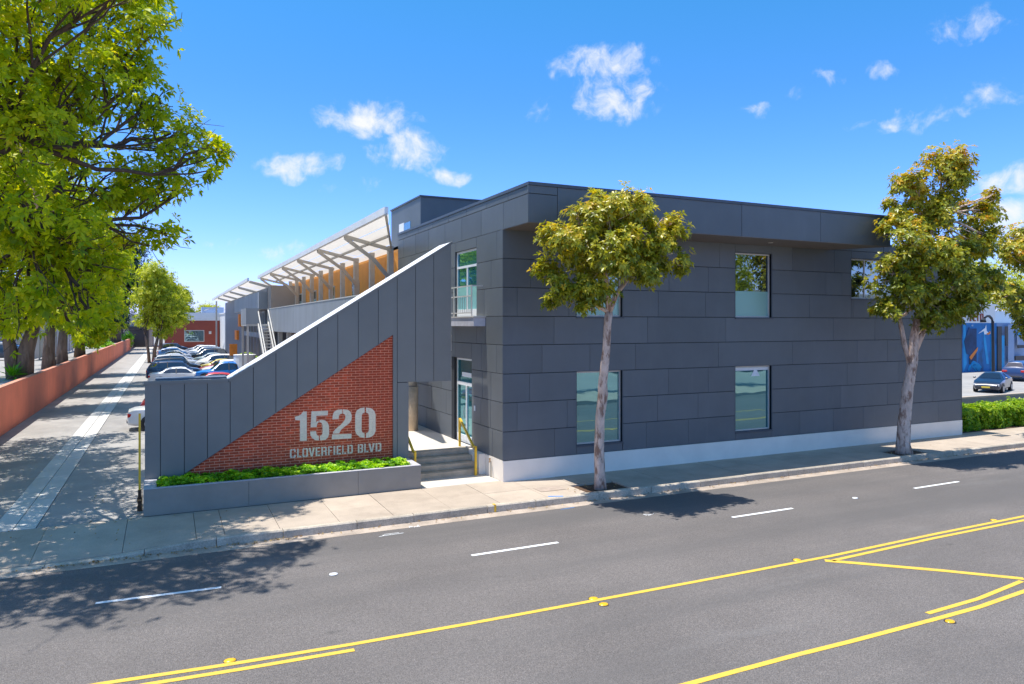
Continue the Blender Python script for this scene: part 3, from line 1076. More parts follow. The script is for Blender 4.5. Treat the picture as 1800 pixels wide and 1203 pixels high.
y0, y1, z0, z1 = DO[1]
dr = MB().box(LX + .02, LX + .28, y0 - .02, y0, z0, z1 + .02).box(LX - .03, LX + .28, y1, y1 + .28, z0, z1 + .02).box(LX + .02, LX + .28, y0, y1, z1, z1 + .02).build('entrance_door', M['backing'], bld)
f = side_frame(y0, y1, z0, z1, .07, .10, None, None)
f.box(LX + .07, LX + .14, y0 + .07, y1 - .07, z0 + 2.05, z0 + 2.17)
f.box(LX + .06, LX + .15, y0 + .62, y0 + .70, z0 + .07, z0 + 2.05)
f.box(LX + .068, LX + .142, y0 + .07, y1 - .07, z0 + .07, z0 + .26)
f.build('frame', M['white_frame'], dr)
MB().box(LX + .10, LX + .12, y0 + .07, y1 - .07, z0 + 2.17, z1 - .07).build('pane', M['glass'], dr)
MB().box(LX + .10, LX + .12, y0 + .07, y0 + .62, z0 + .26, z0 + 2.05).build('pane', M['glass'], dr)
MB().box(LX + .10, LX + .12, y0 + .70, y1 - .07, z0 + .26, z0 + 2.05).build('pane', M['glass'], dr)
MB().box(LX + .094, LX + .098, y0 + .25, y0 + 1.15, z0 + 2.36, z0 + 2.52).build('notice', M['white_coping'], dr)
MB().tube([(LX + .03, y0 + .76, z0 + .9), (LX + .01, y0 + .76, z0 + 1.1), (LX + .03, y0 + .76, z0 + 1.3)], .015, 6).build('handle', M['steel'], dr)
MB().box(LX - .02, LX - .001, 22.98, 23.08, 2.0, 2.18).build('intercom', M['white_frame'], bld)
MB().box(LX - .05, LX - .001, 25.3, 25.36, 4.0, 4.6).build('wall_sign', M['white_frame'], bld)

# balcony
bal = MB().box(LX - .42, LX - .002, 22.12, 25.3, 4.93, 5.22).build('balcony', M['planter_rim'], bld)
MB().box(LX - .45, LX - .001, 22.08, 25.34, 5.223, 5.262).build('deck', M['frame'], bal)
rl_ = MB()
xr = LX - .40
for (z) in (6.29, 5.95, 5.38):
    rl_.bar((xr, 22.35, z), (xr, 25.2, z), .035, .04)
rl_.bar((xr, 22.35, 6.29), (LX, 22.35, 6.29), .035, .04)
for yy in (22.35, 24.0, 25.2):
    rl_.bar((xr, yy, 5.0), (xr, yy, 6.29), .035, .04)
rl_.build('handrail', M['frame'], bal)
for k in range(16):
    yy = 22.5 + k * .17
    if abs(yy - 24) > .05:
        MB().bar((xr, yy, 5.38), (xr, yy, 5.95), .012, .012).build('baluster', M['steel'], bal, center=True)

# penthouse behind the roof
ph = MB().prism([onp for onp in [(9.95, 30.2), (18, 30.2), (18, 34.8), (9.95, 34.8)]], 8.6, 10.58, 'Z').build('penthouse', M['panel'], bld)
MB().box(9.9, 18.05, 30.15, 34.85, 10.583, 10.65).build('coping', M['coping'], ph)
a0 = onX(722, 398, 9.95)
a1 = onX(711, 398, 9.95)
MB().box(9.93, 9.949, a0[0], a1[0], 9.1, 9.7).build('window', M['farglass'], ph)
MB().box(9.925, 9.948, a1[0] + .02, a1[0] + .8, 9.05, 9.75).build('white_panel', M['white_frame'], ph)
MB().tube([(11.2, 33.0, 10.86), (16, 33.0, 10.86)], .12, 12).build('roof_duct', M['white_coping'], ph)

# ------------------------------------------------------------------ steps, landing, rails
LZ = 0.74
st = thing('entrance_steps', (8.1, 22.1, 0), 'four grey concrete steps rising to the sunlit entrance landing', 'steps')
for k in range(4):
    yk = 22.12 + .30 * k
    MB().bbox(6.96, 9.30, yk, yk + .34 if k < 3 else yk + .30, 0.185 * k - (.1 if k == 0 else 0), 0.185 * (k + 1), .012).build('step', M['step'], st)
MB().box(6.96, LX - .013, 23.32, 30.2, 0.0, LZ - .002).build('landing', M['landing'], st)
MB().box(9.31, LX - .013, 22.12, 23.31, 0.0, Z0).build('cheek', M['plinth'], st)

hrr = thing('handrail', (9.2, 22.05, 0), 'yellow tubular handrail on the right side of the steps by the grey wall', 'handrail', 'yellow handrails beside the entrance steps')
P = lambda u, v, Y: (onY(u, v, Y)[0], Y, onY(u, v, Y)[1])
bx = 9.15
MB().bar((bx, 22.0, 0), (bx, 22.0, 0.93), .065, .065).build('post', M['yellow'], hrr)
MB().bar((bx, 23.45, LZ), (bx, 23.45, 1.72), .065, .065).build('post', M['yellow'], hrr)
MB().bar((bx, 21.98, .93), (bx, 22.25, .93), .065, .065).bar((bx, 22.2, .92), (bx, 23.42, 1.70), .065, .065).build('rail', M['yellow'], hrr)
hrl = thing('handrail', (7.15, 22.05, 0), 'yellow tubular handrail on the left side of the steps by the planter', 'handrail', 'yellow handrails beside the entrance steps')
bx = 7.06
MB().bar((bx, 21.98, 0), (bx, 21.98, 0.93), .065, .065).build('post', M['yellow'], hrl)
MB().bar((bx, 23.45, LZ), (bx, 23.45, 1.72), .065, .065).build('post', M['yellow'], hrl)
MB().bar((bx, 21.96, .93), (bx, 22.2, .93), .065, .065).bar((bx, 22.17, .92), (bx, 23.42, 1.70), .065, .065).build('rail', M['yellow'], hrl)
hb = thing('hose_bib', (9.5, 21.5, 0), 'small brass tap on a dark standpipe at the white plinth', 'tap')
MB().tube([(9.5, 21.55, 0), (9.5, 21.55, .50), (9.46, 21.5, .54)], .015, 6).build('pipe', M['black'], hb)
MB().tube([(9.46, 21.5, .54), (9.42, 21.46, .56), (9.40, 21.46, .50)], .022, 6).tube([(9.44, 21.5, .58), (9.44, 21.5, .63)], .03, 8).build('spout', M['copper'], hb)
# column with concrete sleeve
clm = thing('column', (8.8, 27.8, LZ), 'round grey column with pale concrete sleeve at the back of the landing', 'column')
MB().tube([(8.8, 27.8, LZ), (8.8, 27.8, 2.5)], .24, 20).build('concrete_sleeve', M['step'], clm, smooth=True)
MB().tube([(8.8, 27.8, 2.5), (8.8, 27.8, 4.9)], .21, 20).build('shaft', M['steel'], clm, smooth=True)

# ------------------------------------------------------------------ sign wall (stair enclosure)
SY, SY2 = 22.25, 23.45
SL = (7.66 - 3.36) / (8.38 - 1.57)
XL, XK, XE = -0.60, 1.57, 8.38
XLEG = 6.93


def top(x):
    return 3.36 if x < XK else 3.36 + (x - XK) * SL


def brk(x):
    return 0.70 + (x - 0.27) * 0.6431


sw = thing('stair_wall', (4, SY, 0), 'blue grey stair wall with sloping white top and a brick triangle numbered 1520', 'wall')
cr_ = MB().prism([(XL + .03, 0), (XLEG - .03, 0), (XLEG - .03, 3.17), (XE - .03, 3.17), (XE - .03, top(XE) - .06), (XK, top(XK) - .06), (XL + .03, 3.30)], SY + .06, SY2 - .04, 'Y')
cr_.build('wall_core', M['backing'], sw)
su = [282, 324, 364.7, 404.6, 445.3, 485, 522.3, 558.3, 593.8, 629.8, 665, 698.3, 730.6, 762.5]
sxs = [XL] + [onY(u, 650, SY)[0] for u in su] + [XE]
BX0, BX1 = 0.16, 6.42


def clip_above(poly, fn):
    """keep the part of a (x,z) polygon above the line z = a + b x"""
    a, b = fn
    outp = []
    n = len(poly)
    for i in range(n):
        p, q = poly[i], poly[(i + 1) % n]
        dp, dq = p[1] - (a + b * p[0]), q[1] - (a + b * q[0])
        if dp >= 0: outp.append(p)
        if dp * dq < 0:
            t = dp / (dp - dq)
            outp.append((p[0] + t * (q[0] - p[0]), p[1] + t * (q[1] - p[1])))
    return outp


def clip_hp(poly, nx, nz, c):
    """keep nx*x + nz*z >= c"""
    outp = []
    n = len(poly)
    for i in range(n):
        p, q = poly[i], poly[(i + 1) % n]
        dp, dq = nx * p[0] + nz * p[1] - c, nx * q[0] + nz * q[1] - c
        if dp >= 0: outp.append(p)
        if dp * dq < 0:
            t = dp / (dp - dq)
            outp.append((p[0] + t * (q[0] - p[0]), p[1] + t * (q[1] - p[1])))
    return outp


bl = (brk(0), 0.6431)
for a, b in zip(sxs[:-1], sxs[1:]):
    g0, g1 = a + .008, b - .008
    if a < XL + .01: g0 = a
    if b > XE - .01: g1 = b
    zb = 0.0 if b <= XLEG + .05 else 3.14
    segs = []
    tl, tr = top(g0) - .03, top(g1) - .03
    if g0 < XK < g1:
        poly = [(g0, zb), (g1, zb), (g1, tr), (XK, top(XK) - .03), (g0, tl)]
    else:
        poly = [(g0, zb), (g1, zb), (g1, tr), (g0, tl)]
    if b <= 6.45:
        poly = clip_above(poly, (bl[0] + .012, bl[1]))
        segs = [poly]
    elif a < BX1:                                  # the strip right of the brick and the piece above it
        segs = [clip_hp(clip_above(poly, (bl[0] + .012, bl[1])), -1, 0, -(BX1)), [(BX1, 0), (g1, 0), (g1, top(g1) - .03), (BX1, top(BX1) - .03)]]
        segs[0] = [p for p in segs[0]]
        segs = [s for s in segs if len(s) > 2]
        # join as one L-shaped panel without the overlap
    elif a < XLEG < b or b <= XLEG + .4:
        segs = [[(g0, 3.15), (g1, 3.15), (g1, tr), (g0, tl)], [(g0, 0), (min(g1, XLEG), 0), (min(g1, XLEG), 3.13), (g0, 3.13)]]
    else:
        segs = [poly]
    for s in segs:
        if len(s) > 2:
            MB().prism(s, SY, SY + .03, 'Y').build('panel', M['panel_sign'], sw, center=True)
# left end, leg end, right end, soffit
MB().box(XL, XL + .025, SY + .031, SY2, 0, 3.33).build('end_panel', M['panel_sign'], sw)
MB().box(XLEG - .025, XLEG, SY + .031, SY2, 0, 3.139).build('end_panel', M['panel_sign'], sw)
MB().prism([(SY + .031, 3.14), (SY2, 3.14), (SY2, 7.60), (SY + .031, 7.60)], XE - .025, XE, 'X').build('end_panel', M['panel_sign'], sw)
MB().box(XLEG + .001, XE - .026, SY + .031, SY2, 3.14, 3.165).build('soffit', M['panel_sign'], sw)
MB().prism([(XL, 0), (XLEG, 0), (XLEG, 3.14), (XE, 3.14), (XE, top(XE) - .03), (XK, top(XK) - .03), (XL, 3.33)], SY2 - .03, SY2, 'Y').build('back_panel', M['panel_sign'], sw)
# tops
t_ = MB()
cs = [(XK + .0, top(XK)), (XE + .03, top(XE + .03)), (XE + .03, top(XE + .03) + .03), (XK - .02, top(XK) + .035)]
t_.prism(cs, SY + .06, SY2 + .02, 'Y')
t_.build('sloping_top', M['white_coping'], sw)
e_ = MB()
e_.prism([(XK, top(XK) - .03), (XE + .03, top(XE + .03) - .03), (XE + .03, top(XE + .03) + .045), (XK - .02, top(XK) + .05)], SY - .025, SY + .057, 'Y')
e_.prism([(XL - .03, 3.33), (XK - .021, 3.33), (XK - .021, 3.42), (XL - .03, 3.42)], SY - .025, SY + .057, 'Y')
e_.build('edge_trim', M['panel_sign'], sw)
w_ = MB().box(XL - .03, XK - .03, SY + .058, SY + .5, 3.30, 3.40).build('flat_top', M['panel_sign'], sw)
MB().box(XL + .25, XK - .03, SY + .52, SY2, 3.30, 3.45).build('upstand', M['wing_dark'], sw)
# sloping trim under the panels along the brick, vertical trim right of the brick
MB().prism([(BX0, brk(BX0) - .0), (BX1, brk(BX1)), (BX1, brk(BX1) + .012), (BX0, brk(BX0) + .012)], SY + .001, SY + .075, 'Y').build('edge_trim', M['coping'], sw)

# brick infill: bricks recessed 4 cm behind the panels
BY = SY + .045
mortar = MB().prism([(BX0, brk(BX0)), (BX0, .5), (BX1, .5), (BX1, brk(BX1))], BY + .008, BY + .02, 'Y').build('mortar_bed', M['mortar'], sw)
CH, BL, JT = 0.0800, 0.262, 0.016
tri = [(0.30, 0.70), (BX1 - .002, 0.70), (BX1 - .002, brk(BX1) - .005)]
bricks = []
rb_ = random.Random(11)
ncourse = int((4.7 - .5) / CH) + 1
for k in range(ncourse):
    zb = .50 + k * CH
    off = (k % 2) * BL / 2
    i = 0
    while True:
        x1 = BX1 + off - i * BL
        x0 = x1 - BL
        i += 1
        if x1 < 0.1: break
        poly = [(x0 + JT / 2, zb + JT / 2), (x1 - JT / 2, zb + JT / 2), (x1 - JT / 2, zb + CH - JT / 2), (x0 + JT / 2, zb + CH - JT / 2)]
        poly = clip_hp(poly, -1, 0, -(BX1 - .004))
        if len(poly) > 2: poly = clip_hp(poly, bl[1], -1, -(bl[0] - .002))
        if len(poly) < 3: continue
        area = abs(sum(poly[j][0] * poly[(j + 1) % len(poly)][1] - poly[(j + 1) % len(poly)][0] * poly[j][1] for j in range(len(poly)))) / 2
        if area < 0.0006: continue
        bricks.append((area, poly))
vis = [b for b in bricks if min(p[1] for p in b[1]) > .78]
hid = [b for b in bricks if min(p[1] for p in b[1]) <= .78]
full = [b for b in vis if b[0] > .0154 and len(b[1]) == 4]
fid = {id(b) for b in full}
full.sort(key=lambda b: math.hypot(b[1][0][0], SY))
ind = full[:298]
rest = full[298:] + [b for b in vis if id(b) not in fid] + hid
brick_rects = [b[1] for b in bricks]
shared = None
for (ar, poly) in ind:
    cx = sum(p[0] for p in poly) / 4
    cz = sum(p[1] for p in poly) / 4
    if shared is None:
        o = MB().bbox(-(BL - JT) / 2, (BL - JT) / 2, 0, .03, -(CH - JT) / 2, (CH - JT) / 2, .004).build('brick', M['brick'])
        shared = o.data
    else:
        o = bpy.data.objects.new('brick', shared)
        COL.objects.link(o)
    o.parent = sw
    o.location = Vector((cx, BY + rb_.uniform(-.0025, .0025), cz)) - Vector(OFF[sw.name])
rm = MB()
for (ar, poly) in rest:
    d = rb_.uniform(-.0025, .0025)
    rm.prism(poly, BY + d, BY + .007, 'Y')
tag(rm.build('brickwork', M['brick'], sw), kind='stuff')

# painted lettering: clipped to each brick face, plus a recessed layer for the joints
Z1 = 8.182


def glyph_px(pts):
    return [onY(490 + x / Z1, 690 + y / Z1, BY) for (x, y) in pts]


digits = [
    [(235, 350), (285, 340), (320, 315), (350, 275), (403, 275), (403, 695), (305, 699), (305, 402), (235, 397)],
    [(470, 272), (708, 262), (705, 330), (540, 338), (538, 432), (555, 412), (573, 403), (573, 432), (556, 450), (548, 470), (545, 498), (458, 502)],
    [(584, 400), (625, 396), (665, 404), (700, 432), (722, 480), (724, 600), (708, 650), (670, 682), (595, 693), (590, 627), (612, 618), (626, 596), (630, 560), (628, 470), (618, 445), (600, 433), (584, 431)],
    [(450, 563), (538, 558), (540, 596), (552, 618), (577, 628), (577, 693), (525, 686), (480, 660), (456, 620)],
    [(772, 390), (775, 335), (792, 285), (835, 252), (912, 243), (912, 306), (882, 314), (866, 335), (860, 385)],
    [(922, 243), (985, 248), (1030, 278), (1052, 335), (1045, 395), (1015, 445), (940, 500), (895, 540), (868, 590), (775, 594), (785, 562), (825, 520), (900, 458), (942, 408), (958, 370), (958, 335), (945, 314), (922, 306)],
    [(766, 607), (1046, 597), (1046, 664), (762, 676)],
    [(1235, 218), (1235, 292), (1205, 303), (1193, 335), (1190, 545), (1203, 578), (1235, 590), (1235, 657), (1165, 642), (1118, 602), (1098, 550), (1098, 320), (1120, 262), (1170, 228)],
    [(1255, 218), (1330, 228), (1375, 268), (1392, 320), (1392, 560), (1368, 612), (1315, 647), (1255, 657), (1255, 588), (1285, 575), (1297, 545), (1297, 330), (1285, 302), (1255, 292)],
]
tz0 = onY(490 + 165 / Z1, 690 + 945 / Z1, BY)[1]
tz1 = onY(490 + 165 / Z1, 690 + 818 / Z1, BY)[1]
ST = {  # strokes as polygons on a unit cell (x 0..1, y 0..1)
    'C': [[(0, .12), (.14, 0), (.14, .0), (.44, 0), (.44, .14), (.28, .2), (.28, .8), (.44, .86), (.44, 1), (.14, 1), (0, .88)], [(.54, 0), (.86, 0), (1, .12), (1, .34), (.72, .34), (.72, .16), (.54, .14)], [(.54, 1), (.86, 1), (1, .88), (1, .66), (.72, .66), (.72, .84), (.54, .86)]],
    'L': [[(0, 0), (.34, 0), (.34, 1), (0, 1)], [(.46, 0), (1, 0), (1, .15), (.46, .15)]],
    'O': [[(0, .12), (.14, 0), (.44, 0), (.44, .14), (.28, .2), (.28, .8), (.44, .86), (.44, 1), (.14, 1), (0, .88)], [(1, .12), (.86, 0), (.54, 0), (.54, .14), (.72, .2), (.72, .8), (.54, .86), (.54, 1), (.86, 1), (1, .88)]],
    'V': [[(0, 1), (.30, 1), (.50, .28), (.70, 1), (1, 1), (.66, 0), (.34, 0)]],
    'E': [[(0, 0), (.36, 0), (.36, 1), (0, 1)], [(.42, 0), (1, 0), (1, .15), (.42, .15)], [(.42, .43), (.9, .43), (.9, .57), (.42, .57)], [(.42, .85), (1, .85), (1, 1), (.42, 1)]],
    'R': [[(0, 0), (.30, 0), (.30, 1), (0, 1)], [(.38, 1), (.86, 1), (1, .88), (1, .55), (.9, .47), (1, .36), (1, 0), (.7, 0), (.7, .36), (.62, .42), (.38, .42), (.38, .55), (.62, .55), (.7, .6), (.7, .8), (.62, .86), (.38, .86)]],
    'F': [[(0, 0), (.38, 0), (.38, 1), (0, 1)], [(.46, .43), (.92, .43), (.92, .57), (.46, .57)], [(.46, .85), (1, .85), (1, 1), (.46, 1)]],
    'I': [[(0, 0), (1, 0), (1, 1), (0, 1)]],
    'D': [[(0, 0), (.30, 0), (.30, 1), (0, 1)], [(.38, 0), (.84, 0), (1, .12), (1, .88), (.84, 1), (.38, 1), (.38, .86), (.64, .86), (.72, .8), (.72, .2), (.64, .14), (.38, .14)]],
    'B': [[(0, 0), (.30, 0), (.30, 1), (0, 1)], [(.38, 1), (.86, 1), (1, .88), (1, .58), (.9, .5), (1, .42), (1, .12), (.86, 0), (.38, 0), (.38, .14), (.64, .14), (.7, .2), (.7, .38), (.62, .44), (.38, .44), (.38, .56), (.62, .56), (.7, .62), (.7, .8), (.64, .86), (.38, .86)]],
}
cells = [('C', 160, 245), ('L', 265, 325), ('O', 340, 420), ('V', 430, 518), ('E', 530, 595), ('R', 612, 690), ('F', 710, 765), ('I', 788, 812),
         ('E', 832, 895), ('L', 912, 970), ('D', 988, 1065), ('B', 1137, 1212), ('L', 1230, 1290), ('V', 1290, 1380), ('D', 1392, 1475)]
letters = []
for ch, a, b in cells:
    xa, xb = onY(490 + a / Z1, 790, BY)[0], onY(490 + b / Z1, 790, BY)[0]
    for s in ST[ch]:
        letters.append((ch, [(xa + p[0] * (xb - xa), tz0 + p[1] * (tz1 - tz0)) for p in s]))


def paint(polys, name):
    face, bed = MB(), MB()
    for poly in polys:
        tris = tessellate_polygon([[Vector((p[0], p[1], 0)) for p in poly]])
        for t in tris:
            tp = [poly[i] for i in t]
            ar = (tp[1][0] - tp[0][0]) * (tp[2][1] - tp[0][1]) - (tp[2][0] - tp[0][0]) * (tp[1][1] - tp[0][1])
            if abs(ar) < 1e-8: continue
            bed.add([(p[0], BY + .0065, p[1]) for p in tp], [(0, 1, 2)])
            x0, x1 = min(p[0] for p in tp), max(p[0] for p in tp)
            z0_, z1_ = min(p[1] for p in tp), max(p[1] for p in tp)
            for bp in brick_rects:
                bx0, bx1 = min(p[0] for p in bp), max(p[0] for p in bp)
                bz0, bz1 = min(p[1] for p in bp), max(p[1] for p in bp)
                if bx1 < x0 or bx0 > x1 or bz1 < z0_ or bz0 > z1_: continue
                c = clip_hp(tp, 1, 0, bx0)
                if len(c) > 2: c = clip_hp(c, -1, 0, -bx1)
                if len(c) > 2: c = clip_hp(c, 0, 1, bz0)
                if len(c) > 2: c = clip_hp(c, 0, -1, -bz1)
                if len(c) > 2:
                    face.add([(p[0], BY - .0038, p[1]) for p in c], [tuple(range(len(c)))])
    face.v += []
    k = len(face.v)
    face.add(bed.v, bed.f)
    return face.build(name, M['letter'], sw)


for nm, ids in (('1', [0]), ('5', [1, 2, 3]), ('2', [4, 5, 6]), ('0', [7, 8])):
    o = paint([glyph_px(digits[i]) for i in ids], 'painted_digit')
i = 0
for ch, a, b in cells:
    n = len(ST[ch])
    o = paint([l[1] for l in letters[i:i + n]], 'painted_letter')
    i += n

# ------------------------------------------------------------------ planter
PY0, PX0, PX1, PH = 20.97, -0.60, 6.92, 0.70
pl = thing('planter', (3.2, PY0, 0), 'long low blue grey planter box below the brick number sign', 'planter')
rim = .15
for (a, b) in ((PX0, 1.98), (1.984, 5.0), (5.004, PX1)):
    MB().bbox(a, b, PY0, PY0 + rim, 0, PH - .002, .008).build('front_wall', M['planter'], pl)
MB().box(PX0, PX0 + .3, PY0 + rim + .001, SY - .001, 0, PH - .002).build('end_wall', M['planter'], pl)
MB().box(PX1 - .26, PX1, PY0 + rim + .001, SY - .001, 0, PH - .002).build('end_wall', M['planter'], pl)
MB().box(PX0 + .301, PX1 - .261, PY0 + rim + .001, SY - .001, .1, PH - .08).build('soil', M['soil'], pl)
r_ = MB()
r_.box(PX0 - .004, PX1 + .004, PY0 - .004, PY0 + rim, PH, PH + .012)
r_.box(PX0 - .004, PX0 + .3, PY0 + rim + .001, SY - .026, PH, PH + .012)
r_.box(PX1 - .26, PX1 + .004, PY0 + rim + .001, SY - .026, PH, PH + .012)
r_.build('rim', M['planter_rim'], pl)

# yellow gate post at the left end
gp = thing('gate_post', (-.78, 21.6, 0), 'tall thin yellow post with rusty black base at the left end of the stair wall', 'post')
gx, gy = onZ(248, 903, 0)
gx, gy = -0.71, 21.75
MB().bar((gx, gy, .55), (gx, gy, 2.6), .055, .055).build('post', M['yellow'], gp)
mm = MB()
mm.bar((gx, gy, 0), (gx, gy, .12), .12, .12).bar((gx, gy, .12), (gx, gy, .22), .09, .09).bar((gx, gy, .22), (gx, gy, .34), .12, .12).bar((gx, gy, .34), (gx, gy, .549), .08, .08)
mm.build('base', M['soil'], gp)
MB().bar((gx + .06, gy - .05, .0), (gx + .06, gy - .05, .6), .02, .03).bar((gx, gy - .07, .27), (gx, gy - .07, .31), .12, .03).build('hinge', M['copper'], gp)

# drain grate and small things on the pavement
gq = onZ(1760, 766, 0)
dg = thing('drain_cover', (gq[0], gq[1], 0), 'small dark square drain cover in the far right pavement', 'drain cover')
MB().box(gq[0] - .35, gq[0] + .35, gq[1] - .22, gq[1] + .22, -0.02, .008).build('plate', M['black'], dg)
for k in range(6):
    MB().box(gq[0] - .3 + k * .1, gq[0] - .26 + k * .1, gq[1] - .18, gq[1] + .18, .008, .014).build('bar', M['steel'], dg)
q = onZ(962, 860, 0)
structure('pavement_patch', MB().prism([(q[0] - .35, q[1] - .28), (q[0] + .5, q[1] - .28), (q[0] + .5, q[1] + .25), (q[0] - .35, q[1] + .25)], .004, .010, 'Z'), M['brownpatch'])
q = onZ(976, 873, 0)
structure('chalk_mark', MB().prism([(q[0] - .2, q[1] + .05), (q[0] + .2, q[1] - .12), (q[0] + .22, q[1] - .06), (q[0] - .18, q[1] + .11)], .004, .009, 'Z'), M['tape'])
q = onZ(862, 890, -.1)
structure('kerb_mark', MB().box(q[0] - .03, q[0] + .03, KY - .012, KY - .008, RZ + .02, -.01).box(q[0] - .03, q[0] + .03, KY - .0, KY + .15, .009, .012), M['yellow'])


# ------------------------------------------------------------------ foliage generator
def leaf_mesh(name, C, D, m, parent, leaf_len, leaf_w, per, rng, tint, droop=0.35, fold=0.25, kind='stuff', spread=0.85):
    """C: centres (n,3), D: axis (n,3), rosettes of `per` pointed leaves around the axis"""
    n = len(C)
    off = np.array(OFF.get(parent.name, (0, 0, 0))) if parent else 0
    C = np.asarray(C) - off
    D = D / np.linalg.norm(D, axis=1, keepdims=True)
    ref = rng.normal(size=(n, 3))
    A = np.cross(D, ref)
    A /= np.linalg.norm(A, axis=1, keepdims=True)
    B = np.cross(D, A)
    V = np.zeros((n, per, 5, 3), np.float32)
    ph = rng.uniform(0, 6.28, (n,))
    T = np.zeros((n, per), np.float32)
    for k in range(per):
        th = ph + 2 * math.pi * k / per + rng.normal(0, .3, n)
        R = A * np.cos(th)[:, None] + B * np.sin(th)[:, None]
        lift = rng.normal(0.45, .3, n)[:, None]
        dv = R * spread + D * lift
        dv /= np.linalg.norm(dv, axis=1, keepdims=True)
        dv[:, 2] -= droop * .5
        side = np.cross(dv, D)
        sn = np.linalg.norm(side, axis=1, keepdims=True) + 1e-6
        side /= sn
        up = np.cross(side, dv)
        L_ = (leaf_len * rng.uniform(.65, 1.2, n))[:, None]
        w = (leaf_w * rng.uniform(.8, 1.2, n))[:, None]
        base = C + dv * L_ * .08
        mid = C + dv * L_ * .55
        tip = C + dv * L_ + np.array([0, 0, -1]) * L_ * droop * .35
        V[:, k, 0] = base
        V[:, k, 1] = mid + side * w + up * w * fold
        V[:, k, 2] = tip
        V[:, k, 3] = mid - side * w + up * w * fold
        V[:, k, 4] = mid
        T[:, k] = np.clip(tint + rng.normal(0, .08, n), 0, 1)
    V = V.reshape(-1, 3)
    nl = n * per
    base = (np.arange(nl) * 5)[:, None]
    tri = np.array([[0, 1, 4], [1, 2, 4], [4, 2, 3], [0, 4, 3]])
    Fc = (base[:, :, None] + tri[None]).reshape(-1, 3)
    me = bpy.data.meshes.new(name)
    me.vertices.add(len(V))
    me.vertices.foreach_set('co', V.ravel())
    me.loops.add(len(Fc) * 3)
    me.loops.foreach_set('vertex_index', Fc.ravel().astype(np.int32))
    me.polygons.add(len(Fc))
    me.polygons.foreach_set('loop_start', (np.arange(len(Fc)) * 3).astype(np.int32))
    me.polygons.foreach_set('loop_total', np.full(len(Fc), 3, np.int32))
    me.update(calc_edges=True)
    at = me.attributes.new('tint', 'FLOAT', 'POINT')
    at.data.foreach_set('value', np.repeat(T.ravel(), 5))
    me.materials.append(m)
    o = bpy.data.objects.new(name, me)
    COL.objects.link(o)
    if parent: o.parent = parent
    if kind: o['kind'] = kind
    return o


def crown_points(lobes, n, rng, clumps=14, sigma=.24, shell=.62):
    """rosette positions gathered in clumps spread through ellipsoidal lobes"""
    vol = np.array([l[3] * l[3] * l[4] for l in lobes]) ** .8
    cnt = (vol / vol.sum() * n).astype(int) + 1
    P_, D_, Cc = [], [], []
    for (cx, cy, cz, r, rz), c in zip(lobes, cnt):
        nc = max(4, int(clumps * (r / 1.2)))
        d = rng.normal(size=(nc, 3))
        d /= np.linalg.norm(d, axis=1, keepdims=True)
        rad = rng.uniform(shell - .22, .92, (nc, 1))
        cc = d * rad
        idx = rng.integers(0, nc, c)
        p = cc[idx] + rng.normal(0, sigma, (c, 3))
        loc = p - cc[idx]
        p = p * np.array([r, r, rz]) + np.array([cx, cy, cz])
        dd = p - np.array([cx, cy, cz])
        dd /= np.linalg.norm(dd, axis=1, keepdims=True) + 1e-6
        l2 = loc / (np.linalg.norm(loc, axis=1, keepdims=True) + 1e-6)
        dirn = dd * .8 + l2 * .7 + np.array([0, 0, .55]) + rng.normal(0, .3, (c, 3))
        P_.append(p); D_.append(dirn)
        Cc.append(cc * np.array([r, r, rz]) + np.array([cx, cy, cz]))
    return np.concatenate(P_), np.concatenate(D_), Cc


def curve(p0, p1, rng, sag=0.0, n=6, wob=.06):
    p0, p1 = np.array(p0, float), np.array(p1, float)
    L_ = np.linalg.norm(p1 - p0)
    pts = []
    off = rng.normal(0, wob * L_, 3)
    for i in range(n + 1):
        t = i / n
        p = p0 + (p1 - p0) * t + off * math.sin(math.pi * t) + np.array([0, 0, sag * L_ * math.sin(math.pi * t)])
        p = p + rng.normal(0, wob * L_ * .15, 3) * (0 < i < n)
        pts.append(tuple(p))
    return pts


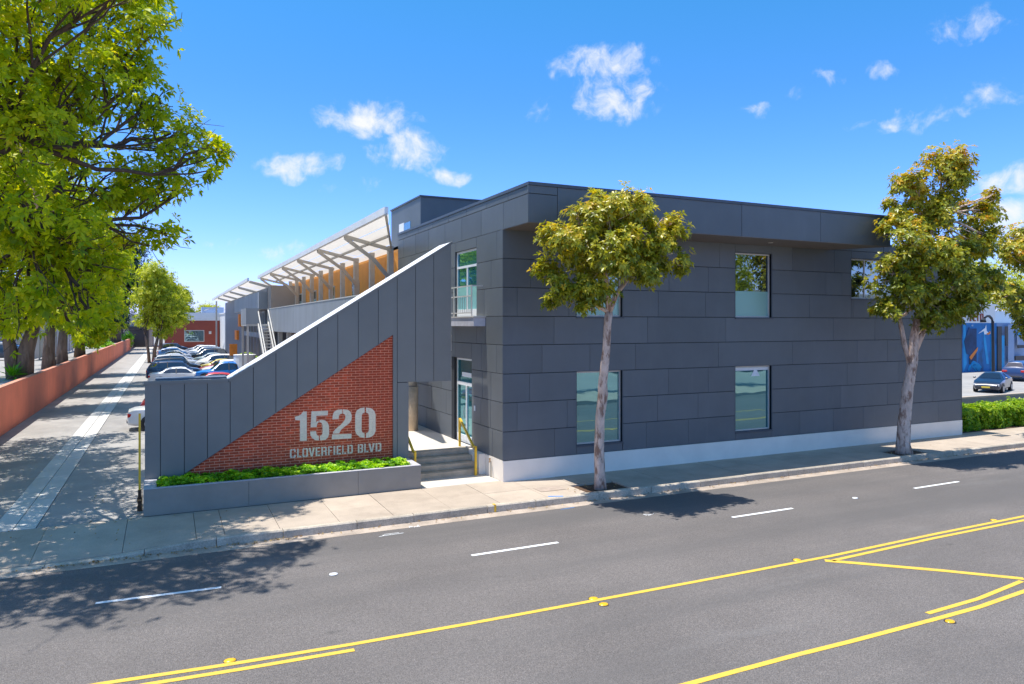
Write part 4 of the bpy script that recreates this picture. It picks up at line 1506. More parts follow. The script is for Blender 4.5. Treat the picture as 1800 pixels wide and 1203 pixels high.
def make_tree(name, base, stems, lobes, nros, llen, lw, per, lm, bm_, seed, label, group=None, cat='tree', twigs=1.0, topc=0, clumps=14, sigma=.24,
              limb_m=None, droop=.35, twig_r=.016, limb_r=.07, tbias=0.0):
    rng = np.random.default_rng(seed)
    t = thing(name, base, label, cat, group)
    tk = MB()
    tips = []
    for s in stems:
        n = 10
        tk.tube([p[:3] for p in s], [p[3] for p in s], n)
        tips.append(np.array(s[-1][:3]))
    P_, D_, Cc = crown_points(lobes, nros, rng, clumps, sigma)
    lb = MB()
    for (l, cc) in zip(lobes, Cc):
        c = np.array(l[:3])
        tip = min(tips, key=lambda q: np.linalg.norm(q - c))
        pts = curve(tip, c, rng, -.05, 7, .09)
        lb.tube(pts, list(np.linspace(limb_r, limb_r * .45, len(pts))), 6, cap=False)
        for q in cc[: max(3, int(len(cc) * twigs))]:
            s0 = pts[rng.integers(3, len(pts))]
            tp = curve(s0, q, rng, -.04, 5, .10)
            lb.tube(tp, list(np.linspace(limb_r * .45, twig_r * .7, len(tp))), 5, cap=False)
            for _ in range(int(3 * twigs)):
                e = np.array(q) + rng.normal(0, .3, 3) * l[3]
                s1 = tp[rng.integers(2, len(tp))]
                lb.tube(curve(s1, e, rng, 0, 3, .12), list(np.linspace(twig_r, twig_r * .4, 4)), 4, cap=False)
    tro = tk.build('trunk', bm_, t, smooth=True)
    lbo = lb.build('branches', limb_m or bm_, t, smooth=True)
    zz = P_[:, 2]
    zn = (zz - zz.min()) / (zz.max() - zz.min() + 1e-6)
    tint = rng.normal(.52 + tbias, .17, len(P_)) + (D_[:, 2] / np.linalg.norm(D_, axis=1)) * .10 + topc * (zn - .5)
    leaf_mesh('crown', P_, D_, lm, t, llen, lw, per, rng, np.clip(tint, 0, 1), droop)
    return t


def lob(u, v, t, r, k=.85):
    p = site(u, v, t)
    return (p[0], p[1], p[2], r, r * k)


# near tree at the left (trunk just outside the frame)
nt = (-7.6, 20.2, 1.7)
trunkA = [[(-7.6, 20.2, -.1, .5), (-7.6, 20.2, 1.5, .44), (-7.3, 20.1, 4.0, .36), (-6.6, 19.9, 6.4, .30)],
          [(-6.6, 19.9, 6.4, .30), (-5.6, 19.7, 8.0, .20), (-4.3, 19.8, 9.0, .15), (-3.2, 20.0, 9.3, .11)],
          [(-6.6, 19.9, 6.4, .26), (-5.8, 20.6, 7.2, .16), (-4.2, 20.9, 7.7, .12), (-2.9, 21.0, 7.6, .09)],
          [(-6.6, 19.9, 6.4, .24), (-6.3, 19.0, 9.5, .16), (-5.6, 18.2, 12, .10)]]
lobA = [lob(225, 60, 19, 1.35), lob(120, -20, 18.5, 1.8), lob(235, -60, 19.5, 1.3), lob(30, 40, 16.5, 1.6), lob(270, 165, 19.5, 1.15),
        lob(360, 262, 19.6, .85), lob(300, 235, 20, 1.1), lob(180, 140, 18, 1.4), lob(60, 210, 17, 1.6), lob(235, 310, 20, 1.2), lob(308, 335, 20, .95),
        lob(290, 408, 20, .72), lob(150, 300, 18.5, 1.4), lob(40, 360, 16.5, 1.4), lob(130, 420, 17.5, 1.25), lob(50, 500, 17, 1.2), lob(175, 480, 18.5, .85),
        lob(115, 555, 19, .75), lob(10, 565, 18, .7), lob(215, 430, 20, .7), lob(155, 545, 17.5, .6),
        lob(-60, 120, 15.5, 1.6), lob(-130, 330, 16, 1.6), lob(-60, 500, 17, 1.2), lob(60, -160, 16.5, 1.3), lob(-250, 200, 17, 2.0),
        lob(-350, 350, 18, 1.8),
        (-4.6, 24.0, 9.0, 2.2, 1.8), (-6.5, 25.5, 8.5, 2.3, 1.9), (-4.0, 16.8, 12.4, 1.6, 1.2), (-2.2, 17.0, 12.8, 1.5, 1.1), (-0.9, 18.0, 13.0, 1.2, .9), (-5.6, 16.8, 11.6, 1.6, 1.3), (-3.2, 18.8, 13.4, 1.5, 1.1), (-5.0, 18.2, 12.6, 1.5, 1.1),
        (-6.3, 27.8, 9.5, 2.2, 1.8), (-4.2, 27.0, 12, 2.0, 1.6)]
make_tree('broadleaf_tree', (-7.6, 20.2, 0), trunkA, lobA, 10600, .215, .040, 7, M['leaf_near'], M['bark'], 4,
          'huge bright green broadleaf tree whose boughs fill the upper left corner', cat='tree', clumps=12, sigma=.17, limb_m=M['limb'], droop=.3, twigs=.9, limb_r=.07, twig_r=.014)

# second tree behind it along the wall
lobD = [(-8.5, 31, 9, 2.4, 1.9), (-6.2, 30.5, 9.5, 2.2, 1.7), (-4.6, 29.5, 8.6, 1.5, 1.2), (-4.4, 32.5, 9.4, 1.6, 1.3), (-6.5, 34, 8.8, 2.1, 1.6), (-5.2, 36.5, 9.3, 1.9, 1.4), (-8.5, 36, 10, 2.2, 1.8), (-6.8, 31, 12, 2.2, 1.8), (-9.5, 28, 9.5, 2.2, 1.8), (-5.6, 27.6, 11, 1.8, 1.4), (-4.2, 26.5, 8.2, 1.2, .9)]
make_tree('broadleaf_tree', (-9.0, 32, 1.85), [[(-9, 32, 1.7, .42), (-8.9, 32, 4, .34), (-8.2, 31.8, 6.8, .25)]], lobD, 6000, .24, .045, 7, M['leaf_near'], M['bark'], 14,
          'bright green tree directly behind the huge corner tree, overhanging the driveway', 'trees behind the terracotta wall', clumps=11, sigma=.19, limb_m=M['limb'], droop=.3, twigs=.7)

# street trees
b1 = (11.91, 18.72, -.05)
s1 = [[(11.91, 18.72, -.05, .20), (11.88, 18.70, .35, .165), (11.80, 18.62, 1.2, .15), (11.76, 18.5, 2.2, .14), (11.80, 18.4, 2.9, .155), (11.72, 18.3, 3.2, .135), (11.72, 18.1, 4.2, .12), (11.70, 18.0, 5.0, .11), (11.72, 17.95, 5.35, .12)],
      [(11.72, 17.95, 5.35, .09), (11.95, 17.9, 5.9, .075), (12.5, 17.9, 6.5, .05)],
      [(11.72, 17.95, 5.35, .09), (11.60, 17.9, 6.2, .08), (11.4, 17.8, 7.1, .05)],
      [(11.72, 17.95, 5.35, .07), (11.2, 18.0, 5.6, .05), (10.7, 18.1, 5.9, .035)]]
l1 = [lob(1050, 382, 20.6, .78), lob(1110, 385, 21, .80), lob(1085, 360, 20.3, .55), lob(1158, 425, 21, .72), lob(1005, 425, 20.5, .78), lob(975, 485, 20.6, .62), lob(1075, 440, 20.2, .85),
      lob(1140, 470, 20.6, .65), lob(1040, 510, 20.5, .62), lob(1190, 462, 21, .42), lob(1040, 455, 21.6, .7), lob(1105, 450, 21.8, .7), lob(1040, 545, 20.5, .42), lob(985, 520, 20.8, .42), lob(1050, 350, 20.8, .32), lob(1165, 385, 20.9, .42), lob(1010, 385, 20.6, .42)]
make_tree('street_tree', b1, s1, l1, 4300, .165, .034, 7, M['leaf_street'], M['palebark'], 21, 'small round headed street tree with yellow green leaves in front of the dark facade',
          'street trees along the kerb', clumps=9, sigma=.25, topc=.22, tbias=-.09, limb_r=.045, twig_r=.010, limb_m=M['palebark'])
b2 = (25.9, 18.8, -.05)
s2 = [[(25.9, 18.8, -.05, .34), (25.85, 18.8, .3, .27), (25.85, 18.75, 1.2, .24), (25.9, 18.65, 2.4, .21), (26.0, 18.5, 3.6, .19), (25.95, 18.4, 4.6, .15), (26.1, 18.3, 5.6, .12)],
      [(26.0, 18.55, 3.3, .13), (25.65, 18.6, 4.2, .10), (25.35, 18.6, 5.3, .08)],
      [(26.0, 18.5, 3.8, .13), (26.6, 18.4, 4.9, .10), (27.3, 18.3, 5.8, .07)],
      [(26.1, 18.3, 5.6, .11), (26.3, 18.2, 7.6, .09), (26.6, 18.0, 9.2, .05)]]
l2 = [lob(1650, 298, 27.3, 1.0), lob(1610, 335, 27.2, .85), lob(1585, 365, 27.2, .55), lob(1625, 380, 27.5, .85), lob(1665, 345, 27.5, .8), lob(1590, 430, 26.6, 1.0), lob(1570, 480, 26.5, .8), lob(1635, 450, 26.8, 1.0),
      lob(1600, 520, 26.6, .95), lob(1560, 545, 26.6, .5), lob(1680, 480, 27, 1.0), lob(1700, 420, 27.8, .9), lob(1722, 370, 28, .75), lob(1690, 530, 27.5, .75), lob(1650, 540, 27, .8), lob(1548, 545, 26.8, .36), lob(1740, 345, 28.2, .42),
      lob(1740, 430, 28.5, .65), lob(1725, 485, 28.5, .75), lob(1595, 390, 26.8, .6)]
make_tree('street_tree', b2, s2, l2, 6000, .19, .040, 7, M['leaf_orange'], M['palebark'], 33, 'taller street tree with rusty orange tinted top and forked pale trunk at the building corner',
          'street trees along the kerb', clumps=9, sigma=.25, topc=.36, tbias=-.09, limb_r=.06, twig_r=.012, limb_m=M['palebark'])
b3 = (37.0, 18.8, -.05)
s3 = [[(37, 18.8, -.05, .28), (37, 18.8, 2.5, .22), (37, 18.6, 4.4, .16)], [(37, 18.6, 4.4, .12), (36.5, 18.5, 6.2, .08)], [(37, 18.6, 4.4, .12), (37.8, 18.6, 6.5, .08)]]
l3 = [lob(1795, 450, 32, .95), lob(1775, 520, 32, .85), lob(1800, 570, 32, .75), lob(1820, 440, 33, 1.3), lob(1840, 540, 33, 1.3), lob(1880, 460, 33, 1.3), lob(1930, 520, 33, 1.2), lob(1870, 360, 33, 1.2)]
make_tree('street_tree', b3, s3, l3, 4200, .20, .042, 7, M['leaf_orange'], M['palebark'], 35, 'street tree cut off by the right edge of the photo, only its crown showing',
          'street trees along the kerb', clumps=9, sigma=.25, topc=.25, tbias=-.09, limb_r=.06, limb_m=M['palebark'])

# trees along the terracotta wall
GZ = 1.85


def wall_tree(name, x, y, h, lobes, n, ll, m, seed, label, tr=.3, fork=False, grp='trees behind the terracotta wall', z0=GZ, bark='bark', lw=None):
    st_ = [[(x, y, z0 - .1, tr * 1.25), (x, y, z0 + 1.2, tr), (x + .1, y, z0 + h * .45, tr * .8)]]
    if fork:
        st_ = [[(x - .28, y, z0 - .1, tr * .9), (x - .42, y, z0 + 1.6, tr * .8), (x - .7, y, z0 + h * .5, tr * .6)],
               [(x + .22, y, z0 - .1, tr * 1.15), (x + .32, y, z0 + 1.6, tr * 1.0), (x + .75, y, z0 + h * .5, tr * .7)]]
    make_tree(name, (x, y, z0), st_, lobes, n, ll, lw or ll * .2, 6, m, M[bark], seed, label, grp, clumps=9, sigma=.26, limb_r=tr * .35, twig_r=.02, twigs=.6, limb_m=M['limb'])


wall_tree('broadleaf_tree', -7.75, 49.5, 6.5, [lob(20, 520, 41, 2.2), lob(90, 500, 42, 2.3), lob(150, 470, 43, 2.2), lob(-60, 480, 41, 2.6), lob(60, 430, 42, 2.4), lob(140, 400, 44, 2.0), (-7, 50, 14.5, 3.0, 2.2), (-9.5, 48, 12, 3, 2), (-4.8, 47.5, 9.5, 1.8, 1.3), (-4.2, 50.5, 11, 1.8, 1.4), lob(160, 540, 42, 1.2), lob(5, 565, 41, 1.1)],
          5200, .34, M['leaf_near'], 51, 'double trunked green tree behind the terracotta wall nearest the camera', .42, True)
wall_tree('broadleaf_tree', -7.6, 59.5, 6.5, [lob(100, 530, 50, 1.8), lob(140, 480, 51, 2.2), lob(180, 440, 52, 2.0), (-8, 60, 13, 3, 2.2), (-4.4, 60.5, 10.5, 1.6, 1.2)], 2600, .34, M['leaf_near'], 52,
          'green tree with one slim straight trunk just beyond the double trunk', .38)
wall_tree('broadleaf_tree', -7.6, 66.5, 6.5, [lob(130, 540, 57, 1.8), lob(165, 500, 58, 2.2), lob(195, 470, 58, 1.8), (-8, 67, 13, 3, 2.2), (-4.6, 70, 10.5, 1.6, 1.2)], 2600, .34, M['leaf_near'], 53,
          'green tree with a dark slanting trunk, third along the terracotta wall', .36)
wall_tree('broadleaf_tree', -7.7, 80, 6.5, [lob(150, 555, 68, 2.0), lob(175, 520, 70, 2.4), lob(185, 570, 70, 1.6), lob(150, 590, 68, 1.5), (-8, 81, 12, 3, 2.2)], 2600, .36, M['leaf_near'], 54,
          'low leafed green tree with drooping foliage over the terracotta wall top', .42)
# palm like plant at the foot of the double trunk
pp = thing('spiky_plant', (-8.9, 47.0, GZ), 'small spiky green plant at the foot of the double trunk', 'plant')
rg = np.random.default_rng(5)
pc = np.tile(np.array(site(22, 660, 40.5)), (22, 1)) + rg.normal(0, .06, (22, 3))
leaf_mesh('leaves', pc, rg.normal(0, .3, (22, 3)) + np.array([0, 0, 1]), M['leaf_cover'], pp, .85, .05, 3, rg, np.full(22, .4), .1, kind=None, spread=.6)
# fern/bush tufts on the wall top
for (u, v, t, r, s, lab) in ((158, 597, 92, 1.0, 61, 'bright bushy plant spilling over the terracotta wall, middle of the wall'), (181, 607, 98, 1.1, 62, 'rounded bright bush beyond the spilling plant on the wall'),
                             (222, 596, 140, 1.3, 63, 'small yellow green bush at the far end of the terracotta wall')):
    p = site(u, v, t)
    bb = thing('bush', (p[0], p[1], GZ), lab, 'bush', 'bushes on top of the terracotta wall')
    P_, D_, Cc = crown_points([(p[0], p[1], p[2], r, r)], 420, np.random.default_rng(s))
    leaf_mesh('foliage', P_, D_, M['leaf_cover'], bb, .3, .07, 5, np.random.default_rng(s), np.random.default_rng(s).normal(.6, .15, len(P_)))
    MB().tube([(p[0], p[1], 1.6), (p[0], p[1], p[2])], .08, 6).build('stem', M['limb'], bb)

# dark pine like trees and mid green trees further away
DT = 'dark evergreens beyond the terracotta wall'
wall_tree('pine_tree', -8.3, 139, 9, [lob(205, 520, 123, 3.6), lob(215, 470, 123, 3.4), lob(200, 560, 122, 2.6), lob(225, 440, 124, 3.0), lob(190, 480, 123, 3.4), lob(230, 500, 123, 2.2)], 3200, .62, M['leaf_dark'], 71,
          'dark green dense evergreen whose paired trunks stand left of the driveway end', .7, grp=DT, fork=True, lw=.1)
wall_tree('pine_tree', -15, 150, 9, [lob(165, 500, 140, 4.5), lob(180, 440, 140, 4.5), lob(150, 550, 140, 3)], 2200, .7, M['leaf_dark'], 72,
          'dark evergreen farther left, mostly hidden behind bright green leaves', .6, grp=DT, lw=.12)
RT = 'trees standing between driveway and parking bays'
wall_tree('slender_tree', -2.0, 104, 7, [lob(270, 480, 94, 2.0), lob(262, 520, 94, 2.1), lob(285, 530, 94, 2.0), lob(258, 560, 94, 1.7), lob(282, 572, 94, 1.5), lob(275, 500, 94, 2.0)], 2600, .42, M['leaf_mid'], 73,
          'yellow green tree on two thin trunks beside the driveway near the parked cars', .22, grp=RT, fork=True, z0=0)
wall_tree('slender_tree', -1.2, 128, 8, [lob(295, 530, 116, 2.3), lob(300, 560, 116, 2.3), lob(290, 500, 116, 2.2), lob(308, 545, 116, 1.8)], 2200, .46, M['leaf_mid'], 74,
          'yellow green tree with grey trunk just behind the two thin trunked one', .3, grp=RT, z0=0)
wall_tree('slender_tree', 3.0, 200, 9, [lob(318, 520, 200, 3.0), lob(328, 550, 200, 2.0), lob(312, 550, 200, 2.2)], 1400, .7, M['leaf_mid'], 75,
          'far tree poking above the red building roof at left', .3, grp='trees behind the red building', z0=0)
wall_tree('slender_tree', 14, 230, 7, [lob(368, 548, 230, 3.2), lob(355, 555, 230, 1.8), lob(380, 552, 230, 2.2)], 1400, .7, M['leaf_mid'], 76,
          'low rounded tree top above the red building roof beside the wing canopy', .3, grp='trees behind the red building', z0=0)
wall_tree('broadleaf_tree', 100, 72, 9, [lob(1715, 515, 118, 4.4), lob(1760, 510, 120, 4.6), lob(1735, 490, 122, 4.6), lob(1800, 510, 122, 5), lob(1700, 500, 122, 4.0)], 3200, .46, M['leaf_mid'], 77,
          'green tree rising behind the white topped blue mural building', .35, grp='trees behind the mural building', z0=0)

# ground cover in the planter, hedge at the right
rg = np.random.default_rng(9)
n = 2200
X_ = rg.uniform(PX0 + .34, PX1 - .30, n)
Y_ = rg.uniform(PY0 + rim + .03, SY - .12, n)
hz = .10 + .07 * np.sin(X_ * 9) * np.sin(Y_ * 7 + X_ * 3) + rg.uniform(-.05, .03, n)
cov = leaf_mesh('ground_cover', np.stack([X_, Y_, PH - .07 + hz], 1), np.stack([rg.normal(0, .4, n), rg.normal(0, .4, n) - .1, np.ones(n)], 1), M['leaf_cover'], None, .10, .030, 7, rg, np.clip(rg.normal(.52, .2, n) + .25 * np.sin(X_ * 5.3 + Y_ * 4), 0, 1), .3)
tag(cov, 'bright green low ground cover filling the long planter', 'plants', kind='stuff')


def hedge(x0, x1, y0, y1, z1, label, seed, n):
    h = thing('hedge', ((x0 + x1) / 2, y0, 0), label, 'hedge', 'clipped hedges beside the right pavement')
    MB().bbox(x0 + .12, x1 - .12, y0 + .12, y1 - .12, 0.02, z1 - .15, .15).build('twigs', M['hedge_core'], h)
    rg = np.random.default_rng(seed)
    P_ = []
    D_ = []
    for i in range(n):
        f = rg.integers(0, 10)
        x, y, z = rg.uniform(x0, x1), rg.uniform(y0, y1), rg.uniform(.05, z1)
        b = .09 * math.sin(x * 3.1 + z * 2) + .06 * math.sin(x * 7.3)
        if f < 5: y = y0 + rg.uniform(-.06, .16) + b; d = (0, -1, .4)
        elif f < 8: z = z1 + rg.uniform(-.16, .05) + b; d = (0, 0, 1)
        elif f < 9: x = x0 + rg.uniform(-.05, .15); d = (-1, 0, .4)
        else: x = x1 + rg.uniform(-.15, .05); d = (1, 0, .4)
        P_.append((x, y, z))
        D_.append(np.array(d) + rg.normal(0, .5, 3))
    P_, D_ = np.array(P_), np.array(D_)
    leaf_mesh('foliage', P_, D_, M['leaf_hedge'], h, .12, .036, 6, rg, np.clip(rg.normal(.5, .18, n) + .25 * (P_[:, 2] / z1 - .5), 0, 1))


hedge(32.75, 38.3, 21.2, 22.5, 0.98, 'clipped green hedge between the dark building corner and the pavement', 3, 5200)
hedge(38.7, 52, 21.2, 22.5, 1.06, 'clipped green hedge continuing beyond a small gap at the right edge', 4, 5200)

# leaf litter along kerb and driveway
rg = np.random.default_rng(19)
n = 420
lx = np.concatenate([rg.uniform(-6, 3, 200), rg.uniform(3, 34, n - 200)])
ly = KY - np.abs(rg.normal(0, .10, n)) - .02
lz = np.full(n, RZ + .012)
lx2 = rg.uniform(-6, 2.0, 90); ly2 = rg.uniform(18.4, 24, 90)
lx3 = np.concatenate([rg.normal(11.9, .6, 30), rg.normal(25.9, .6, 30)]); ly3 = rg.normal(18.8, .3, 60)
C_ = np.stack([np.concatenate([lx, lx2, lx3]), np.concatenate([ly, ly2, ly3]), np.concatenate([lz, np.full(90, .012), np.full(60, .012)])], 1)
keep = ~((C_[:, 0] > -.7) & (C_[:, 1] > 20.9) & (C_[:, 1] < 24))
C_ = C_[keep]
lit = leaf_mesh('leaf_litter', C_, np.tile(np.array([0., 0, 1]), (len(C_), 1)) + rg.normal(0, .2, (len(C_), 3)), M['litter'], None, .055, .018, 2, rg, rg.uniform(0, 1, len(C_)), .05)
tag(lit, 'scattered dry brown leaves along the kerb and driveway', 'fallen leaves', kind='stuff')

# ------------------------------------------------------------------ terracotta retaining wall
tw = thing('retaining_wall', (-6.9, 60, 0), 'long low terracotta painted wall along the left side of the driveway', 'wall')
yy = 25.0
WX = -6.78
while yy < 160:
    L_ = 6.0
    MB().box(WX - .22, WX, yy + .006, min(yy + L_, 161) - .006, -.05, 2.13).build('panel', M['redwall'], tw, center=True)
    yy += L_
MB().box(WX - .24, WX + .02, 25, 161, 2.131, 2.175).build('coping', material('sunlit_wall_cap', (0.62, 0.27, 0.17), .8, .15, 2), tw)

# left background: fence, low buildings
fn = thing('metal_fence', (-22, 90, GZ), 'grey metal panel fence across the upper street at left', 'fence')
pa, pb = site(58, 640, 62), site(128, 625, 84)
for k in range(9):
    t = k / 8
    x, y = pa[0] + (pb[0] - pa[0]) * t, pa[1] + (pb[1] - pa[1]) * t
    MB().bar((x, y, GZ), (x, y, GZ + 3.3), .12, .12).build('post', M['steel'], fn, center=True)
    if k < 8:
        x2, y2 = pa[0] + (pb[0] - pa[0]) * (k + 1) / 8, pa[1] + (pb[1] - pa[1]) * (k + 1) / 8
        MB().bar((x, y + .05, GZ + 1.5), (x2, y2 + .05, GZ + 1.5), .04, 2.8).build('panel', M['rollup'], fn, center=True)


def building(name, x0, x1, y0, y1, z0, z1, m, label, windows=(), band=None, wm='farglass'):
    b = thing(name, ((x0 + x1) / 2, y0, z0), label, 'building')
    MB().box(x0, x1, y0, y1, z0, z1).build('wall', m, b)
    MB().box(x0 - .1, x1 + .1, y0 - .1, y1 + .1, z1 + .001, z1 + .25).build('parapet', M['white_wall'], b)
    for (a, c, za, zb) in windows:
        w = MB().box(a - .12, c + .12, y0 - .06, y0 - .002, za - .12, zb + .12).build('window', M['frame'], b)
        MB().box(a, c, y0 - .08, y0 - .061, za, zb).build('pane', M[wm], w)
    return b


p0, p1 = site(-200, 600, 95), site(130, 560, 95)
building('low_building', p0[0], p1[0], 118, 128, GZ, 6.3, M['taupe'], 'taupe low building behind the parked cars at the far left', [(-40, -36, 3, 5)])
rb = building('low_building', -24, -3.2, 176, 190, 0, 7.0, M['pale_wall'], 'pale grey low building with dark entrance band at the end of the driveway', [(-14, -11.2, 4.6, 5.6)])
MB().box(-20, -3.6, 175.6, 175.99, 3.9, 4.5).build('awning', M['band'], rb)
MB().box(-13, -9, 175.8, 175.99, 0.2, 3.8).build('garage_door', M['band'], rb)
MB().box(-7.8, -4, 175.8, 175.99, 0.2, 3.8).build('garage_door', M['band'], rb)
red = building('red_building', -0.8, 9.7, 165, 185, 0, 5.75, M['redbrick_far'], 'red painted block building with white roof parapet beyond the parking lot', [(3.0, 6.6, 1.4, 3.6)])
MB().box(-1, 30, 164.9, 185, 6.01, 7.4).build('roof_parapet', M['white_wall'], red)
MB().box(7.6, 8.1, 164.8, 164.99, 2.9, 3.5).build('wall_lamp', M['frame'], red)
MB().box(6.5, 11, 172, 176, 7.41, 8.7).build('roof_unit', M['paleblue'], red)
gr = building('grey_building', 9.8, 16, 150, 170, 0, 7.0, M['white_wall'], 'white and grey building corner between the red building and the wing', [])
MB().box(10.2, 12.1, 149.9, 149.99, 0, 4.6).build('roller_door', M['steel'], gr)
MB().box(10.2, 12.1, 149.9, 149.99, 4.9, 5.8).build('grille', M['steel'], gr)
up_ = thing('overhead_cable', (-1, 190, 0), 'thin overhead cable run from behind the trees towards the wing roof', 'cable')
MB().tube([site(300, 556, 190), site(340, 552, 180), site(378, 540, 140)], .09, 5).build('wire', M['steel'], up_)

# ------------------------------------------------------------------ long rear wing with canopy
wg = thing('rear_wing', (9, 45, 0), 'long two storey wing with orange cladding, grey parapet walkway and white canopy', 'building')
WXW, COLX, PAX = 9.95, 9.3, 7.0
MB().box(WXW, WXW + 6, 32.4, 68, 4.9, 8.75).build('orange_wall', M['orangewall'], wg)
MB().box(WXW, WXW + 6, 33, 68, 0, 4.4).build('ground_floor_wall', M['recess'], wg)
MB().box(PAX + .15, WXW + .3, 28.3, 68, 4.46, 5.0).build('walkway_deck', M['wing_dark'], wg)
yy = 28.3
for L_ in (3.4, 7.6, 7.0, 7.0, 5.6):
    MB().box(PAX, PAX + .14, yy + .02, yy + L_ - .02, 4.46, 6.15).build('parapet_panel', M['wing_panel'], wg, center=True)
    yy += L_
PYE = yy
MB().box(PAX - .02, PAX + .17, 28.3, PYE, 6.151, 6.20).build('parapet_cap', M['palesteel'], wg)
MB().box(PAX, WXW, 28.27, 28.30, 4.46, 6.15).build('parapet_panel', M['wing_panel'], wg)
for k in range(8):
    y = 33.5 + k * 4.4
    MB().box(PAX + .3, PAX + .6, y, y + .3, 0, 4.45).build('post', M['palesteel'], wg, center=True)
cols = [32.7 + 3.4 * k for k in range(11)]
for y in cols:
    MB().box(COLX - .12, COLX + .12, y - .14, y + .14, 5.0, 8.62).build('column', M['beam'], wg, center=True)
# windows in the orange wall
for (y, w) in ((35.0, 1.3), (42.2, 1.5), (49.0, 1.5), (55.6, 1.5), (62.0, 1.5)):
    wd = MB().box(WXW - .05, WXW - .001, y - w / 2 - .08, y + w / 2 + .08, 5.3, 7.55).build('window', M['palesteel'], wg)
    MB().box(WXW - .07, WXW - .051, y - w / 2, y + w / 2, 6.9, 7.45).build('pane', M['glass_dark'], wd)
    MB().box(WXW - .07, WXW - .051, y - w / 2, y - .04, 5.4, 6.82).build('pane', M['curtain'], wd)
    MB().box(WXW - .07, WXW - .051, y + .04, y + w / 2, 5.4, 6.82).build('pane', M['farglass'], wd)
# canopy
CO, CI, ZO, ZI = 7.0, 9.94, 8.98, 8.54
quads = [(24.9, 38.6)] + [(38.6 + 6.6 * k, 45.2 + 6.6 * k) for k in range(4)]
for i, (a, b) in enumerate(quads):
    a2 = 34.6 if i == 0 else a
    n = 4
    for j in range(n):
        t0, t1 = j / n, (j + 1) / n
        X0, X1 = CO + (CI - CO) * t0 + .02, CO + (CI - CO) * t1 - .02
        Za, Zb = ZO + (ZI - ZO) * t0, ZO + (ZI - ZO) * t1
        A0, A1 = a + (a2 - a) * t0, a + (a2 - a) * t1
        vs = [(X0, A0 + .03, Za), (X1, A1 + .03, Zb), (X1, b - .03, Zb), (X0, b - .03, Za)]
        MB().add(vs, [(0, 3, 2, 1)]).build('canopy_panel', M['canopy'], wg, center=True)
MB().box(CO - .14, CO - .001, 24.85, 65.2, ZO - .10, ZO + .16).build('canopy_gutter', M['white_coping'], wg)
MB().bar((CO - .1, 24.85, ZO - .1), (CI, 34.6, ZI - .1), .08, .10).build('canopy_end_beam', M['beam'], wg)
MB().bar((8.15, 29, ZI + .08), (8.15, 65, ZI + .08), .08, .10).build('purlin', M['beam'], wg)
for k in range(6):
    y = 32.0 + 6.5 * k
    MB().bar((CO + .02, y, ZO - .09), (COLX, y + .4, ZI - .12), .10, .16).build('canopy_arm', M['beam'], wg, center=True)
    br = MB()
    p0_, p1_, p2_ = Vector((CO + .05, y, ZO - .16)), Vector((8.4, y + .3, 7.95)), Vector((COLX - .1, y + .6, 7.15))
    br.bar(p0_, p1_, .10, .15)
    br.bar(p1_, p2_, .10, .17)
    br.build('canopy_brace', M['beam'], wg, center=True)
# far block
FX = 8.0
MB().box(FX, FX + 9, 68.2, 122, 0, 8.3).build('far_block_wall', M['wing_dark'], wg)
MB().box(6.9, FX - .01, 64.5, 90, 6.3, 7.75).build('fascia_band', M['wing_panel'], wg)
MB().box(7.6, WXW, 62.2, 64.4, 5.0, 8.2).build('stair_lobby', M['taupe'], wg)
for k in range(7):
    y = 68.5 + k * 3.1
    w = MB().box(FX - .2, FX - .001, y, y + 2.9, 0.2, 6.2).build('tall_window', M['wing_panel'], wg)
    MB().box(FX - .23, FX - .201, y + .35, y + 2.6, .5, 3.7).build('pane', M['black'], w)
    MB().box(FX - .23, FX - .201, y + .35, y + 2.6, 4.2, 6.0).build('pane', M['black'], w)
MB().box(7.7, FX - .02, 93, 95, 4.7, 6.2).build('orange_panel', M['orange'], wg)
MB().box(7.7, FX - .02, 97, 100, 3.0, 4.2).build('orange_panel', M['orange'], wg)
for i in range(5):
    a, b = 65.6 + i * 11, 76.3 + i * 11
    for j in range(2):
        X0, X1 = 6.2 + j * 1.2, 7.38 + j * 1.2
        Za, Zb = 8.75 - .18 * j, 8.57 - .18 * j
        vs = [(X0, a, Za), (X1, a, Zb), (X1, b, Zb), (X0, b, Za)]
        MB().add(vs, [(0, 3, 2, 1)]).build('canopy_panel', M['canopy'], wg, center=True)
    MB().bar((6.25, a + .2, 8.66), (8.3, a + .2, 8.1), .16, .22).build('canopy_arm', M['beam'], wg, center=True)
MB().box(6.05, 6.19, 65.4, 121, 8.66, 8.95).build('canopy_gutter', M['white_coping'], wg)
MB().box(6.4, 6.62, 118, 118.2, 0, 8.5).build('column', M['palesteel'], wg)
# steel stair
MB().box(5.3, 7.0, 58.0, 62.4, 4.85, 5.0).build('stair_landing', M['palesteel'], wg)
gd = MB().box(5.28, 5.34, 58, 62.4, 5.0, 6.2).box(5.3, 6.2, 57.97, 58.02, 5.0, 6.2).build('landing_guard', M['wing_panel'], wg)
for xx in (6.15, 7.15 - .25):
    MB().bar((xx, 58.2, 5.05), (xx, 50.2, .05), .08, .32).build('stringer', M['palesteel'], wg)
    MB().bar((xx, 58.2, 6.1), (xx, 50.2, 1.1), .07, .07).build('stair_rail', M['palesteel'], wg)
    MB().bar((xx, 58.2, 4.9), (xx, 58.2, 6.2), .09, .09).build('post', M['palesteel'], wg)
for k in range(22):
    t = (k + .5) / 22
    MB().box(6.2, 6.86, 58.1 - 8 * t - .16, 58.1 - 8 * t + .12, 5.0 - 5 * t - .03, 5.0 - 5 * t + .03).build('tread', M['palesteel'], wg, center=True)
